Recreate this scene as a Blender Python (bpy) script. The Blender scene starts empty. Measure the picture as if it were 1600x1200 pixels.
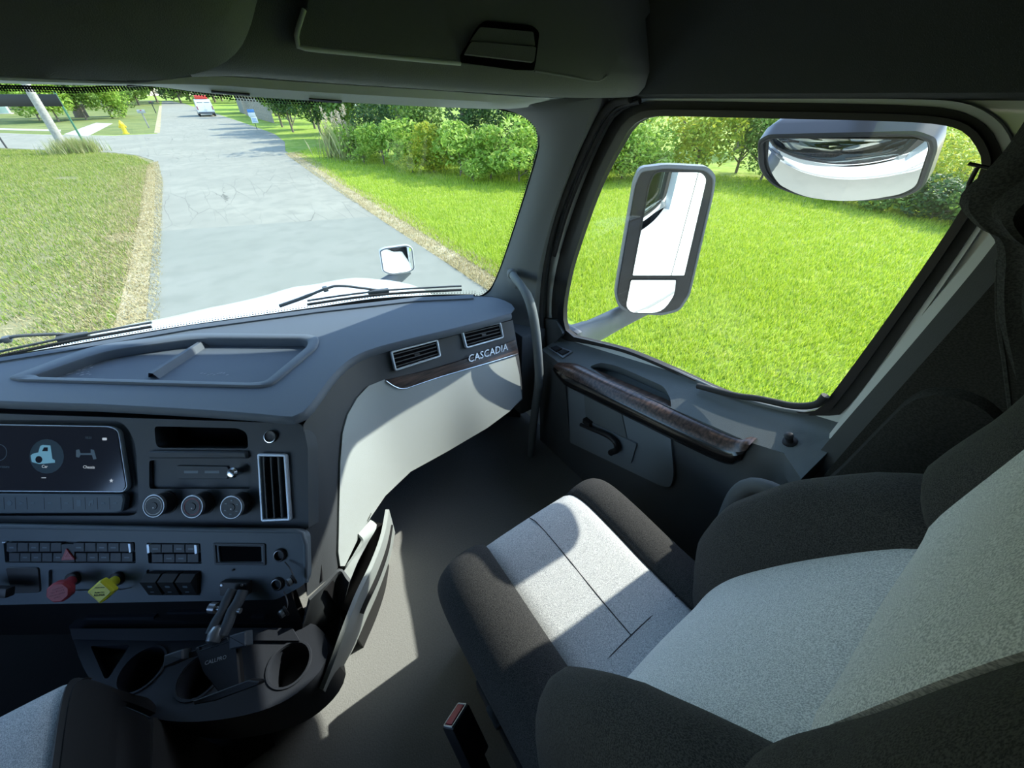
import bpy, bmesh, math, random
import numpy as np
from mathutils import Vector, Matrix
from mathutils.bvhtree import BVHTree
from mathutils.geometry import delaunay_2d_cdt, intersect_point_line

SC = bpy.context.scene
COL = SC.collection
random.seed(7)
RNG = np.random.default_rng(7)

# ------------------------------------------------------------------ camera, sky, sun, exposure
# Cab frame: X towards the passenger door, Y towards the bonnet, Z up, ground at z = 0.
HC = 2.75                      # camera height above the ground
FPX = 600.0                    # focal length in pixels of the 1600x1200 frame
PITCH = math.radians(37.8)
YAW = math.radians(35.3)
cam_d = bpy.data.cameras.new('camera')
cam = bpy.data.objects.new('camera', cam_d)
COL.objects.link(cam)
cam.location = (0, 0, HC)
cam.rotation_euler = (math.pi / 2 - PITCH, 0, -YAW)
cam_d.sensor_fit = 'HORIZONTAL'
cam_d.sensor_width = 36.0
cam_d.lens = FPX / 1600.0 * 36.0
cam_d.clip_start = 0.02
cam_d.clip_end = 600
SC.camera = cam

SUN_EL, SUN_AZ = math.radians(39.0), math.radians(-5.0)      # azimuth from +X towards +Y
SUNV = Vector((math.cos(SUN_EL) * math.cos(SUN_AZ), math.cos(SUN_EL) * math.sin(SUN_AZ), math.sin(SUN_EL)))
world = bpy.data.worlds.new('sky_world')
SC.world = world
world.use_nodes = True
wn, wl = world.node_tree.nodes, world.node_tree.links
wn.clear()
w_out = wn.new('ShaderNodeOutputWorld')
w_bg = wn.new('ShaderNodeBackground')
w_sky = wn.new('ShaderNodeTexSky')
w_sky.sky_type = 'NISHITA'
w_sky.sun_disc = False
w_sky.sun_elevation = SUN_EL
w_sky.sun_rotation = math.pi / 2 - SUN_AZ
w_sky.air_density = 1.0
w_sky.dust_density = 0.6
w_sky.ozone_density = 2.0
wl.new(w_sky.outputs[0], w_bg.inputs[0])
w_bg.inputs[1].default_value = 0.46
wl.new(w_bg.outputs[0], w_out.inputs[0])
sun_d = bpy.data.lights.new('sun', 'SUN')
sun_d.energy = 5.0
sun_d.color = (1.0, 0.95, 0.86)
sun_d.angle = math.radians(0.55)
sun = bpy.data.objects.new('sun', sun_d)
COL.objects.link(sun)
sun.rotation_euler = (-SUNV).to_track_quat('-Z', 'Y').to_euler()
sun.location = SUNV * 40
vs = SC.view_settings
vs.view_transform = 'Standard'
vs.look = 'None'
vs.exposure = 0.72
vs.gamma = 1.0
vs.use_curve_mapping = False

# ------------------------------------------------------------------ pixels of the photo -> points
CAMP = Vector((0, 0, HC))
_cp, _sp, _cy, _sy = math.cos(PITCH), math.sin(PITCH), math.cos(YAW), math.sin(YAW)


def ray(px, py):
    u, v = (px - 800.0) / FPX, (600.0 - py) / FPX
    f, r, up = _cp + _sp * v, u, -_sp + _cp * v
    return Vector((r * _cy + f * _sy, f * _cy - r * _sy, up))


def PZ(px, py, z):              # on the level plane z (relative to the camera)
    d = ray(px, py)
    return CAMP + d * (z / d.z)


def PXX(px, py, x):             # on the plane X = x
    d = ray(px, py)
    return CAMP + d * (x / d.x)


def PYY(px, py, y):             # on the plane Y = y
    d = ray(px, py)
    return CAMP + d * (y / d.y)


def PG(px, py, h=0.0):          # on the ground
    return PZ(px, py, -HC + h)


def PPL(px, py, p0, n):
    d = ray(px, py)
    return CAMP + d * ((p0 - CAMP).dot(n) / d.dot(n))


# ------------------------------------------------------------------ materials
MATS = {}


def mat(name, col, rough=0.6, metal=0.0, bump=0.0, bscale=300.0, var=0.0, vscale=40.0, spec=0.5, emit=None, estr=0.0,
        coat=0.0, island=0.0, trans=0.0):
    if name in MATS:
        return MATS[name]
    m = bpy.data.materials.new(name)
    m.use_nodes = True
    nt = m.node_tree
    b = nt.nodes['Principled BSDF']
    c = (col[0], col[1], col[2], 1)
    b.inputs['Base Color'].default_value = c
    b.inputs['Roughness'].default_value = rough
    b.inputs['Metallic'].default_value = metal
    b.inputs['Specular IOR Level'].default_value = spec
    b.inputs['Coat Weight'].default_value = coat
    if emit:
        b.inputs['Emission Color'].default_value = (*emit, 1)
        b.inputs['Emission Strength'].default_value = estr
    tc = nt.nodes.new('ShaderNodeTexCoord')
    if var > 0:
        n = nt.nodes.new('ShaderNodeTexNoise')
        n.inputs['Scale'].default_value = vscale
        n.inputs['Detail'].default_value = 4
        nt.links.new(tc.outputs['Object'], n.inputs['Vector'])
        mx = nt.nodes.new('ShaderNodeMixRGB')
        mx.inputs[1].default_value = (*[x * (1 - var) for x in col], 1)
        mx.inputs[2].default_value = (*[min(1, x * (1 + var)) for x in col], 1)
        rp = nt.nodes.new('ShaderNodeValToRGB')
        rp.color_ramp.elements[0].position = 0.3
        rp.color_ramp.elements[1].position = 0.7
        nt.links.new(n.outputs['Fac'], rp.inputs[0])
        nt.links.new(rp.outputs[0], mx.inputs[0])
        nt.links.new(mx.outputs[0], b.inputs['Base Color'])
    if bump > 0:
        n2 = nt.nodes.new('ShaderNodeTexNoise')
        n2.inputs['Scale'].default_value = bscale
        n2.inputs['Detail'].default_value = 2
        nt.links.new(tc.outputs['Object'], n2.inputs['Vector'])
        bp = nt.nodes.new('ShaderNodeBump')
        bp.inputs['Strength'].default_value = bump
        bp.inputs['Distance'].default_value = 0.002
        nt.links.new(n2.outputs['Fac'], bp.inputs['Height'])
        nt.links.new(bp.outputs[0], b.inputs['Normal'])
    MATS[name] = m
    return m


def mat_leaf(name, cols, trans=0.35, rough=0.6):
    """leaf/blade colours, each blade its own tint"""
    m = bpy.data.materials.new(name)
    m.use_nodes = True
    nt = m.node_tree
    b = nt.nodes['Principled BSDF']
    out = nt.nodes['Material Output']
    g = nt.nodes.new('ShaderNodeNewGeometry')
    rp = nt.nodes.new('ShaderNodeValToRGB')
    els = rp.color_ramp.elements
    while len(els) < len(cols):
        els.new(0.5)
    for i, c in enumerate(cols):
        els[i].position = i / (len(cols) - 1)
        els[i].color = (*c, 1)
    nt.links.new(g.outputs['Random Per Island'], rp.inputs[0])
    nt.links.new(rp.outputs[0], b.inputs['Base Color'])
    b.inputs['Roughness'].default_value = rough
    b.inputs['Specular IOR Level'].default_value = 0.3
    tr = nt.nodes.new('ShaderNodeBsdfTranslucent')
    nt.links.new(rp.outputs[0], tr.inputs[0])
    mx = nt.nodes.new('ShaderNodeMixShader')
    mx.inputs[0].default_value = trans
    nt.links.new(b.outputs[0], mx.inputs[1])
    nt.links.new(tr.outputs[0], mx.inputs[2])
    nt.links.new(mx.outputs[0], out.inputs[0])
    MATS[name] = m
    return m


def mat_ground(name, c1, c2, c3, s1, s2, rough=0.9, bump=0.4, bs=60.0):
    """three-colour patchy ground"""
    m = bpy.data.materials.new(name)
    m.use_nodes = True
    nt = m.node_tree
    b = nt.nodes['Principled BSDF']
    b.inputs['Roughness'].default_value = rough
    b.inputs['Specular IOR Level'].default_value = 0.2
    tc = nt.nodes.new('ShaderNodeTexCoord')

    def noise(s, d=5):
        n = nt.nodes.new('ShaderNodeTexNoise')
        n.inputs['Scale'].default_value = s
        n.inputs['Detail'].default_value = d
        nt.links.new(tc.outputs['Object'], n.inputs['Vector'])
        return n

    def ramp(n, a, z):
        r = nt.nodes.new('ShaderNodeValToRGB')
        r.color_ramp.elements[0].position = a
        r.color_ramp.elements[1].position = z
        nt.links.new(n.outputs['Fac'], r.inputs[0])
        return r
    r1, r2 = ramp(noise(s1), .4, .62), ramp(noise(s2), .45, .7)
    x1 = nt.nodes.new('ShaderNodeMixRGB')
    x1.inputs[1].default_value, x1.inputs[2].default_value = (*c1, 1), (*c2, 1)
    nt.links.new(r1.outputs[0], x1.inputs[0])
    x2 = nt.nodes.new('ShaderNodeMixRGB')
    x2.inputs[2].default_value = (*c3, 1)
    nt.links.new(x1.outputs[0], x2.inputs[1])
    nt.links.new(r2.outputs[0], x2.inputs[0])
    nt.links.new(x2.outputs[0], b.inputs['Base Color'])
    bp = nt.nodes.new('ShaderNodeBump')
    bp.inputs['Strength'].default_value = bump
    bp.inputs['Distance'].default_value = 0.02
    nt.links.new(noise(bs, 3).outputs['Fac'], bp.inputs['Height'])
    nt.links.new(bp.outputs[0], b.inputs['Normal'])
    MATS[name] = m
    return m


def mat_asphalt(name, c1, c2, cracks):
    m = mat_ground(name, c1, c2, tuple(x * .93 for x in c1), .5, 2.2, .85, .25, 220)
    if cracks:
        nt = m.node_tree
        b = nt.nodes['Principled BSDF']
        src = b.inputs['Base Color'].links[0].from_socket
        tc = nt.nodes.new('ShaderNodeTexCoord')
        nz = nt.nodes.new('ShaderNodeTexNoise')
        nz.inputs['Scale'].default_value = 1.5
        mixv = nt.nodes.new('ShaderNodeMixRGB')
        mixv.inputs[0].default_value = .12
        nt.links.new(tc.outputs['Object'], nz.inputs['Vector'])
        nt.links.new(tc.outputs['Object'], mixv.inputs[1])
        nt.links.new(nz.outputs['Color'], mixv.inputs[2])
        mp = nt.nodes.new('ShaderNodeMapping')
        mp.inputs['Scale'].default_value = (1.5, .22, 1)
        nt.links.new(mixv.outputs[0], mp.inputs[0])
        vo = nt.nodes.new('ShaderNodeTexVoronoi')
        vo.feature = 'DISTANCE_TO_EDGE'
        vo.inputs['Scale'].default_value = 1.6
        nt.links.new(mp.outputs[0], vo.inputs['Vector'])
        rp = nt.nodes.new('ShaderNodeValToRGB')
        rp.color_ramp.elements[0].position, rp.color_ramp.elements[1].position = .003, .012
        rp.color_ramp.elements[0].color, rp.color_ramp.elements[1].color = (1, 1, 1, 1), (0, 0, 0, 1)
        nt.links.new(vo.outputs['Distance'], rp.inputs[0])
        ms = nt.nodes.new('ShaderNodeTexNoise')          # cracks come and go
        ms.inputs['Scale'].default_value = .22
        nt.links.new(tc.outputs['Object'], ms.inputs['Vector'])
        mr = nt.nodes.new('ShaderNodeValToRGB')
        mr.color_ramp.elements[0].position, mr.color_ramp.elements[1].position = .38, .62
        nt.links.new(ms.outputs['Fac'], mr.inputs[0])
        mu = nt.nodes.new('ShaderNodeMath')
        mu.operation = 'MULTIPLY'
        nt.links.new(rp.outputs[0], mu.inputs[0])
        nt.links.new(mr.outputs[0], mu.inputs[1])
        mx = nt.nodes.new('ShaderNodeMixRGB')
        mx.inputs[2].default_value = (*[x * .5 for x in c1], 1)
        nt.links.new(mu.outputs[0], mx.inputs[0])
        nt.links.new(src, mx.inputs[1])
        nt.links.new(mx.outputs[0], b.inputs['Base Color'])
    return m


def mat_wood(name, c1, c2, rough, axis_rot, spec=.5):
    m = bpy.data.materials.new(name)
    m.use_nodes = True
    nt = m.node_tree
    b = nt.nodes['Principled BSDF']
    b.inputs['Roughness'].default_value = rough
    b.inputs['Specular IOR Level'].default_value = spec
    tc = nt.nodes.new('ShaderNodeTexCoord')
    mp = nt.nodes.new('ShaderNodeMapping')
    mp.inputs['Rotation'].default_value = axis_rot
    mp.inputs['Scale'].default_value = (4, 120, 120)
    nt.links.new(tc.outputs['Object'], mp.inputs[0])
    n = nt.nodes.new('ShaderNodeTexNoise')
    n.inputs['Scale'].default_value = 1.0
    n.inputs['Detail'].default_value = 6
    nt.links.new(mp.outputs[0], n.inputs['Vector'])
    rp = nt.nodes.new('ShaderNodeValToRGB')
    rp.color_ramp.elements[0].position, rp.color_ramp.elements[1].position = .35, .65
    rp.color_ramp.elements[0].color, rp.color_ramp.elements[1].color = (*c1, 1), (*c2, 1)
    nt.links.new(n.outputs['Fac'], rp.inputs[0])
    nt.links.new(rp.outputs[0], b.inputs['Base Color'])
    MATS[name] = m
    return m


def mat_fabric(name, c1, c2, scale=700.0, rough=.95, sheen=.0):
    """woven upholstery: salt-and-pepper threads"""
    m = bpy.data.materials.new(name)
    m.use_nodes = True
    nt = m.node_tree
    b = nt.nodes['Principled BSDF']
    b.inputs['Roughness'].default_value = rough
    b.inputs['Specular IOR Level'].default_value = .15
    b.inputs['Sheen Weight'].default_value = sheen
    tc = nt.nodes.new('ShaderNodeTexCoord')
    n = nt.nodes.new('ShaderNodeTexNoise')
    n.inputs['Scale'].default_value = scale
    n.inputs['Detail'].default_value = 2
    mp = nt.nodes.new('ShaderNodeMapping')
    mp.inputs['Scale'].default_value = (1.0, .55, .8)
    nt.links.new(tc.outputs['Object'], mp.inputs[0])
    nt.links.new(mp.outputs[0], n.inputs['Vector'])
    rp = nt.nodes.new('ShaderNodeValToRGB')
    rp.color_ramp.elements[0].position, rp.color_ramp.elements[1].position = .38, .62
    rp.color_ramp.elements[0].color, rp.color_ramp.elements[1].color = (*c1, 1), (*c2, 1)
    nt.links.new(n.outputs['Fac'], rp.inputs[0])
    nt.links.new(rp.outputs[0], b.inputs['Base Color'])
    bp = nt.nodes.new('ShaderNodeBump')
    bp.inputs['Strength'].default_value = .35
    bp.inputs['Distance'].default_value = .0015
    nt.links.new(n.outputs['Fac'], bp.inputs['Height'])
    nt.links.new(bp.outputs[0], b.inputs['Normal'])
    MATS[name] = m
    return m


def mat_glass(name, tint=(.96, .99, .97), refl=.045):
    m = bpy.data.materials.new(name)
    m.use_nodes = True
    nt = m.node_tree
    nt.nodes.clear()
    o = nt.nodes.new('ShaderNodeOutputMaterial')
    t = nt.nodes.new('ShaderNodeBsdfTransparent')
    t.inputs[0].default_value = (*tint, 1)
    g = nt.nodes.new('ShaderNodeBsdfGlossy')
    g.inputs['Roughness'].default_value = 0.0
    mx = nt.nodes.new('ShaderNodeMixShader')
    mx.inputs[0].default_value = refl
    nt.links.new(t.outputs[0], mx.inputs[1])
    nt.links.new(g.outputs[0], mx.inputs[2])
    nt.links.new(mx.outputs[0], o.inputs[0])
    MATS[name] = m
    return m


M = dict(
    dash=mat('dash_plastic', (.098, .122, .155), .62, bump=.35, bscale=900, spec=.4),
    fascia=mat('fascia_plastic', (.055, .062, .068), .6, bump=.25, bscale=900, spec=.4),
    panel=mat('console_plastic', (.045, .055, .066), .55, bump=.2, bscale=900, spec=.4),
    switchpanel=mat('switch_panel_plastic', (.10, .125, .145), .55, bump=.2, bscale=900, spec=.4),
    black=mat('black_plastic', (.012, .012, .013), .45, spec=.4),
    rubber=mat('black_rubber', (.018, .018, .018), .75, bump=.2, bscale=400),
    light=mat('light_grey_plastic', (.36, .40, .39), .6, bump=.3, bscale=800, spec=.35),
    pillar=mat('pillar_plastic', (.13, .14, .14), .7, bump=.3, bscale=800, spec=.3),
    head=mat('headliner_plastic', (.17, .18, .172), .75, bump=.5, bscale=600, spec=.3),
    headlip=mat('header_trim_plastic', (.62, .66, .62), .7, bump=.2, bscale=600, spec=.3),
    door=mat('door_plastic', (.13, .15, .155), .62, bump=.45, bscale=700, spec=.35),
    doorlow=mat('door_lower_plastic', (.07, .078, .082), .65, bump=.3, bscale=700, spec=.35),
    doorpocket=mat('door_pocket_plastic', (.17, .20, .22), .6, bump=.3, bscale=700, spec=.35),
    floor=mat('floor_vinyl', (.24, .245, .235), .85, bump=.6, bscale=260, var=.08, vscale=200, spec=.2),
    dkfabric=mat_fabric('charcoal_fabric', (.018, .018, .019), (.05, .05, .048), 900),
    ltfabric=mat_fabric('grey_fabric', (.30, .31, .315), (.57, .58, .57), 800),
    curtain=mat_fabric('curtain_fabric', (.03, .032, .03), (.055, .058, .054), 500),
    sidewall=mat('side_wall_plastic', (.045, .05, .045), .8, bump=.4, bscale=600, spec=.25),
    felt=mat_fabric('wall_fabric', (.022, .022, .02), (.035, .035, .032), 500),
    white=mat('white_paint', (.66, .69, .69), .28, coat=.6, spec=.5),
    jamb=mat('white_jamb_paint', (.62, .66, .65), .5),
    chrome=mat('satin_chrome', (.62, .66, .70), .25, 1.0),
    brightframe=mat('silver_frame', (.56, .63, .70), .42, .35),
    mirror=mat('mirror_silver', (.88, .90, .90), .0, 1.0),
    grey=mat('mirror_grey_plastic', (.085, .095, .105), .5, bump=.2, bscale=500),
    wood=mat_wood('dark_wood_veneer', (.018, .013, .011), (.10, .062, .045), .32, (0, 0, 0)),
    wooddoor=mat_wood('door_wood_veneer', (.022, .014, .011), (.11, .068, .05), .28, (0, 0, math.radians(90))),
    gloss=mat('gloss_black', (.01, .009, .009), .18, spec=.6),
    red=mat('red_plastic', (.30, .025, .03), .45),
    redknob=mat('red_knob_plastic', (.33, .035, .05), .5),
    yellow=mat('yellow_plastic', (.62, .58, .03), .45),
    ink=mat('dark_print', (.03, .035, .02), .7),
    whiteprint=mat('white_print', (.55, .55, .55), .6),
    steel=mat('dark_steel', (.30, .32, .34), .35, .8),
    screen=mat('screen_glass', (.012, .012, .018), .12, spec=.5, emit=(.02, .03, .05), estr=.12),
    icon=mat('screen_icon_blue', (.05, .2, .3), .4, emit=(.16, .36, .46), estr=.30),
    icong=mat('screen_icon_glow', (.008, .018, .03), .4, emit=(.004, .022, .04), estr=.2),
    iconw=mat('screen_icon_white', (.3, .3, .3), .4, emit=(.55, .62, .68), estr=.35),
    iconf=mat('key_symbol_faint', (.10, .14, .17), .5),
    void=mat('matt_void_black', (.004, .004, .005), .95, spec=.05),  # also painted as the shade inside recesses
    shell=mat('mirror_shell_plastic', (.03, .035, .045), .4),
    emblem=mat('emblem_silver', (.72, .75, .78), .35, .25),
    floor_shade=mat('floor_shade_black', (.012, .012, .012), .9, bump=.5, bscale=120),
    lowcons=mat('low_console_plastic', (.022, .026, .034), .55, bump=.2, bscale=900, spec=.4),
    seatbase=mat('seat_base_plastic', (.014, .014, .015), .6),
    glass=mat_glass('window_glass', (.97, .99, .98), .02),
    windshield=mat_glass('windshield_glass', (.93, .97, .95), .03),
)


# ------------------------------------------------------------------ object helpers
WL = {}


def link(name, me, base, parent=None):
    o = bpy.data.objects.new(name, me)
    COL.objects.link(o)
    base = Vector(base)
    WL[o] = base
    if parent is not None:
        o.parent = parent
        o.location = base - WL[parent]
    else:
        o.location = base
    return o


def tag(o, label=None, cat=None, group=None, kind=None):
    if label:
        o['label'] = label
    if cat:
        o['category'] = cat
    if group:
        o['group'] = group
    if kind:
        o['kind'] = kind
    return o


def thing(name, label, cat, base, group=None, kind=None):
    return tag(link(name, None, base), label, cat, group, kind)


def mobj(name, verts, faces, material, parent=None, smooth=False, mats=None, fm=None):
    V = [Vector(v) for v in verts]
    n = len(V)
    base = Vector((sum(v.x for v in V) / n, sum(v.y for v in V) / n, min(v.z for v in V)))
    me = bpy.data.meshes.new(name)
    me.from_pydata([tuple(v - base) for v in V], [], [tuple(f) for f in faces])
    for mm in (mats or [material]):
        me.materials.append(mm)
    if fm:
        me.polygons.foreach_set('material_index', fm)
    bm = bmesh.new()
    bm.from_mesh(me)
    bmesh.ops.recalc_face_normals(bm, faces=bm.faces)
    bm.to_mesh(me)
    bm.free()
    if smooth:
        me.polygons.foreach_set('use_smooth', [True] * len(me.polygons))
        try:
            me.set_sharp_from_angle(angle=math.radians(smooth if smooth is not True else 40))
        except Exception:
            pass
    me.update()
    return link(name, me, base, parent)


class MB:                      # collects shapes for ONE mesh object
    def __init__(s):
        s.v, s.f = [], []

    def add(s, v, f):
        k = len(s.v)
        s.v += [Vector(x) for x in v]
        s.f += [tuple(i + k for i in q) for q in f]
        return s

    def build(s, name, material, parent=None, smooth=False):
        return mobj(name, s.v, s.f, material, parent, smooth)


def catmull(pts, n, closed=False):
    P = [np.array(p, float) for p in pts]
    if closed:
        P = [P[-1]] + P + [P[0], P[1]]
    else:
        P = [2 * P[0] - P[1]] + P + [2 * P[-1] - P[-2]]
    segs = len(P) - 3
    # centripetal-ish: uniform is fine, resampled by length
    dense = []
    for i in range(segs):
        p0, p1, p2, p3 = P[i:i + 4]
        for k in range(16):
            t = k / 16
            dense.append(.5 * ((2 * p1) + (-p0 + p2) * t + (2 * p0 - 5 * p1 + 4 * p2 - p3) * t * t + (-p0 + 3 * p1 - 3 * p2 + p3) * t ** 3))
    dense.append(P[-2])
    return resample(dense, n)


def resample(pts, n):
    P = np.array([list(p) for p in pts], float)
    d = np.r_[0, np.cumsum(np.linalg.norm(np.diff(P, axis=0), axis=1))]
    t = np.linspace(0, d[-1], n)
    return [np.array([np.interp(x, d, P[:, k]) for k in range(P.shape[1])]) for x in t]


def V3(l):
    return [Vector(tuple(p)) for p in l]


def loft_vf(rows, thick=0.0, closed_u=False):
    """rows: equally long lists of points -> quad grid, with thickness towards -normal when asked"""
    nu, nv = len(rows[0]), len(rows)
    v = [Vector(p) for r in rows for p in r]
    f = []
    for j in range(nv - 1):
        for i in range(nu - (0 if closed_u else 1)):
            i2 = (i + 1) % nu
            f.append((j * nu + i, j * nu + i2, (j + 1) * nu + i2, (j + 1) * nu + i))
    if thick:
        nn = [Vector((0, 0, 0)) for _ in v]
        for q in f:
            a = (v[q[1]] - v[q[0]]).cross(v[q[3]] - v[q[0]]) + (v[q[3]] - v[q[2]]).cross(v[q[1]] - v[q[2]])
            if a.length > 1e-12:
                a.normalize()
            for k in q:
                nn[k] += a
        k = len(v)
        v2 = []
        for p, q in zip(v, nn):
            if q.length > 1e-9:
                q.normalize()
            v2.append(p - q * thick)
        f2 = [tuple(i + k for i in reversed(q)) for q in f]
        rim = [j * nu for j in range(nv)], [j * nu + nu - 1 for j in range(nv)]
        edges = {}
        for q in f:
            for a, b in zip(q, q[1:] + q[:1]):
                edges[(min(a, b), max(a, b))] = edges.get((min(a, b), max(a, b)), 0) + 1
        sides = [(a, b, b + k, a + k) for (a, b), c in edges.items() if c == 1]
        return v + v2, f + f2 + sides
    return v, f


def loft(name, rows, material, parent=None, thick=0.0, smooth=True, closed_u=False):
    v, f = loft_vf(rows, thick, closed_u)
    return mobj(name, v, f, material, parent, smooth)


def tube_vf(pts, r, n=10, caps=True, flat=1.0, up=None):
    P = [Vector(p) for p in pts]
    R = r if isinstance(r, (list, tuple)) else [r] * len(P)
    T = [(P[min(i + 1, len(P) - 1)] - P[max(i - 1, 0)]).normalized() for i in range(len(P))]
    a = up.copy() if up is not None else Vector((0, 0, 1))
    if abs(a.dot(T[0])) > .95:
        a = Vector((1, 0, 0))
    v, f = [], []
    for i, (p, t) in enumerate(zip(P, T)):
        a = (a - t * a.dot(t)).normalized()
        b = t.cross(a)
        for k in range(n):
            w = 2 * math.pi * k / n
            v.append(p + (a * math.cos(w) * flat + b * math.sin(w)) * R[i])
    for i in range(len(P) - 1):
        for k in range(n):
            k2 = (k + 1) % n
            f.append((i * n + k, i * n + k2, (i + 1) * n + k2, (i + 1) * n + k))
    if caps:
        f.append(tuple(range(n)))
        f.append(tuple((len(P) - 1) * n + k for k in range(n)))
    return v, f


def tube(name, pts, r, material, parent=None, n=10, flat=1.0, up=None):
    v, f = tube_vf(pts, r, n, True, flat, up)
    return mobj(name, v, f, material, parent, 50)


def box_vf(c, h, ax=None):
    """box at c, half sizes h, axes ax"""
    c = Vector(c)
    ax = ax or (Vector((1, 0, 0)), Vector((0, 1, 0)), Vector((0, 0, 1)))
    v = [c + ax[0] * h[0] * i + ax[1] * h[1] * j + ax[2] * h[2] * k for i in (-1, 1) for j in (-1, 1) for k in (-1, 1)]
    f = [(0, 1, 3, 2), (4, 6, 7, 5), (0, 4, 5, 1), (2, 3, 7, 6), (0, 2, 6, 4), (1, 5, 7, 3)]
    return v, f


def bbox_vf(c, h, r, ax=None, seg=2):
    """box with rounded edges"""
    bm = bmesh.new()
    v, f = box_vf((0, 0, 0), h)
    bv = [bm.verts.new(x) for x in v]
    for q in f:
        bm.faces.new([bv[i] for i in q])
    bmesh.ops.bevel(bm, geom=list(bm.edges), offset=min(r, min(h) * .95), segments=seg, profile=.6, affect='EDGES')
    ax = ax or (Vector((1, 0, 0)), Vector((0, 1, 0)), Vector((0, 0, 1)))
    c = Vector(c)
    bm.verts.index_update()
    vv = [c + ax[0] * p.co.x + ax[1] * p.co.y + ax[2] * p.co.z for p in bm.verts]
    ff = [tuple(p.index for p in q.verts) for q in bm.faces]
    bm.free()
    return vv, ff


def box(name, c, h, material, parent=None, r=.004, ax=None, seg=2):
    v, f = bbox_vf(c, h, r, ax, seg)
    return mobj(name, v, f, material, parent, 35)


class Frame:                   # a flat work plane on a panel
    def __init__(s, o, e1, n):
        s.o = Vector(o)
        s.n = Vector(n).normalized()
        e1 = Vector(e1)
        s.e1 = (e1 - s.n * e1.dot(s.n)).normalized()
        s.e2 = s.n.cross(s.e1)

    def ab(s, px, py):
        p = PPL(px, py, s.o, s.n) - s.o
        return (p.dot(s.e1), p.dot(s.e2))

    def abl(s, pts):
        return [s.ab(*p) for p in pts]

    def w(s, a, b, c=0.0):
        return s.o + s.e1 * a + s.e2 * b + s.n * c

    def up(s, c):
        return Frame(s.o + s.n * c, s.e1, s.n)

    def ax(s):
        return (s.e1, s.e2, s.n)


def frame3(A, B, C):
    """plane through three points, normal towards the camera, e1 from B to A"""
    n = (B - A).cross(C - A).normalized()
    if n.dot(CAMP - A) < 0:
        n = -n
    return Frame(A, A - B, n)


def rpoly(pts, r, seg=4):
    """polygon with rounded corners (r one number or one per corner)"""
    out = []
    n = len(pts)
    R = r if isinstance(r, (list, tuple)) else [r] * n
    for i in range(n):
        p0, p, p2 = (np.array(pts[i - 1], float), np.array(pts[i], float), np.array(pts[(i + 1) % n], float))
        d0, d2 = p0 - p, p2 - p
        l0, l2 = np.linalg.norm(d0), np.linalg.norm(d2)
        k = min(R[i], l0 * .49, l2 * .49)
        if k <= 1e-6:
            out.append(tuple(p))
            continue
        a, b = p + d0 / l0 * k, p + d2 / l2 * k
        for j in range(seg + 1):
            t = j / seg
            out.append(tuple((1 - t) ** 2 * a + 2 * t * (1 - t) * p + t * t * b))
    return out


def rrect(a0, a1, b0, b1, r, seg=4):
    return rpoly([(a0, b0), (a1, b0), (a1, b1), (a0, b1)], r, seg)


def circ(a, b, r, n=24):
    return [(a + r * math.cos(2 * math.pi * k / n), b + r * math.sin(2 * math.pi * k / n)) for k in range(n)]


def area2(p):
    return .5 * sum(p[i][0] * p[(i + 1) % len(p)][1] - p[(i + 1) % len(p)][0] * p[i][1] for i in range(len(p)))


def offset(poly, d):
    """inset by d (positive = inwards)"""
    s = 1 if area2(poly) > 0 else -1
    n = len(poly)
    out = []
    for i in range(n):
        p0, p, p2 = np.array(poly[i - 1]), np.array(poly[i]), np.array(poly[(i + 1) % n])
        e0, e2 = p - p0, p2 - p
        l0, l2 = max(np.linalg.norm(e0), 1e-9), max(np.linalg.norm(e2), 1e-9)
        n0, n2 = np.array([-e0[1], e0[0]]) / l0 * s, np.array([-e2[1], e2[0]]) / l2 * s
        m = n0 + n2
        m = m / max(np.dot(m, m) / 2, .35)
        out.append(tuple(p + m * d))
    return out


def plate_vf(fr, poly, c0, c1, ch=.0015):
    n = len(poly)
    rings = [(poly, c0), (poly, c1 - ch), (offset(poly, ch), c1)] if ch else [(poly, c0), (poly, c1)]
    v = [fr.w(a, b, c) for pl, c in rings for a, b in pl]
    f = []
    for j in range(len(rings) - 1):
        for i in range(n):
            i2 = (i + 1) % n
            f.append((j * n + i, j * n + i2, (j + 1) * n + i2, (j + 1) * n + i))
    f.append(tuple((len(rings) - 1) * n + i for i in range(n)))
    f.append(tuple(reversed(range(n))))
    return v, f


def plate(name, fr, poly, c0, c1, material, parent=None, ch=.0015, smooth=30):
    v, f = plate_vf(fr, poly, c0, c1, ch)
    return mobj(name, v, f, material, parent, smooth)


def ring_vf(fr, outer, wd, c0, c1, ch=.001):
    inner = offset(outer, wd)
    n = len(outer)
    rings = [(outer, c0), (outer, c1 - ch), (offset(outer, ch), c1), (offset(outer, wd - ch), c1), (inner, c1 - ch), (inner, c0)]
    v = [fr.w(a, b, c) for pl, c in rings for a, b in pl]
    f = []
    for j in range(len(rings)):
        j2 = (j + 1) % len(rings)
        for i in range(n):
            i2 = (i + 1) % n
            f.append((j * n + i, j * n + i2, j2 * n + i2, j2 * n + i))
    return v, f


def ring(name, fr, outer, wd, c0, c1, material, parent=None, ch=.001):
    v, f = ring_vf(fr, outer, wd, c0, c1, ch)
    return mobj(name, v, f, material, parent, 30)


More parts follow.
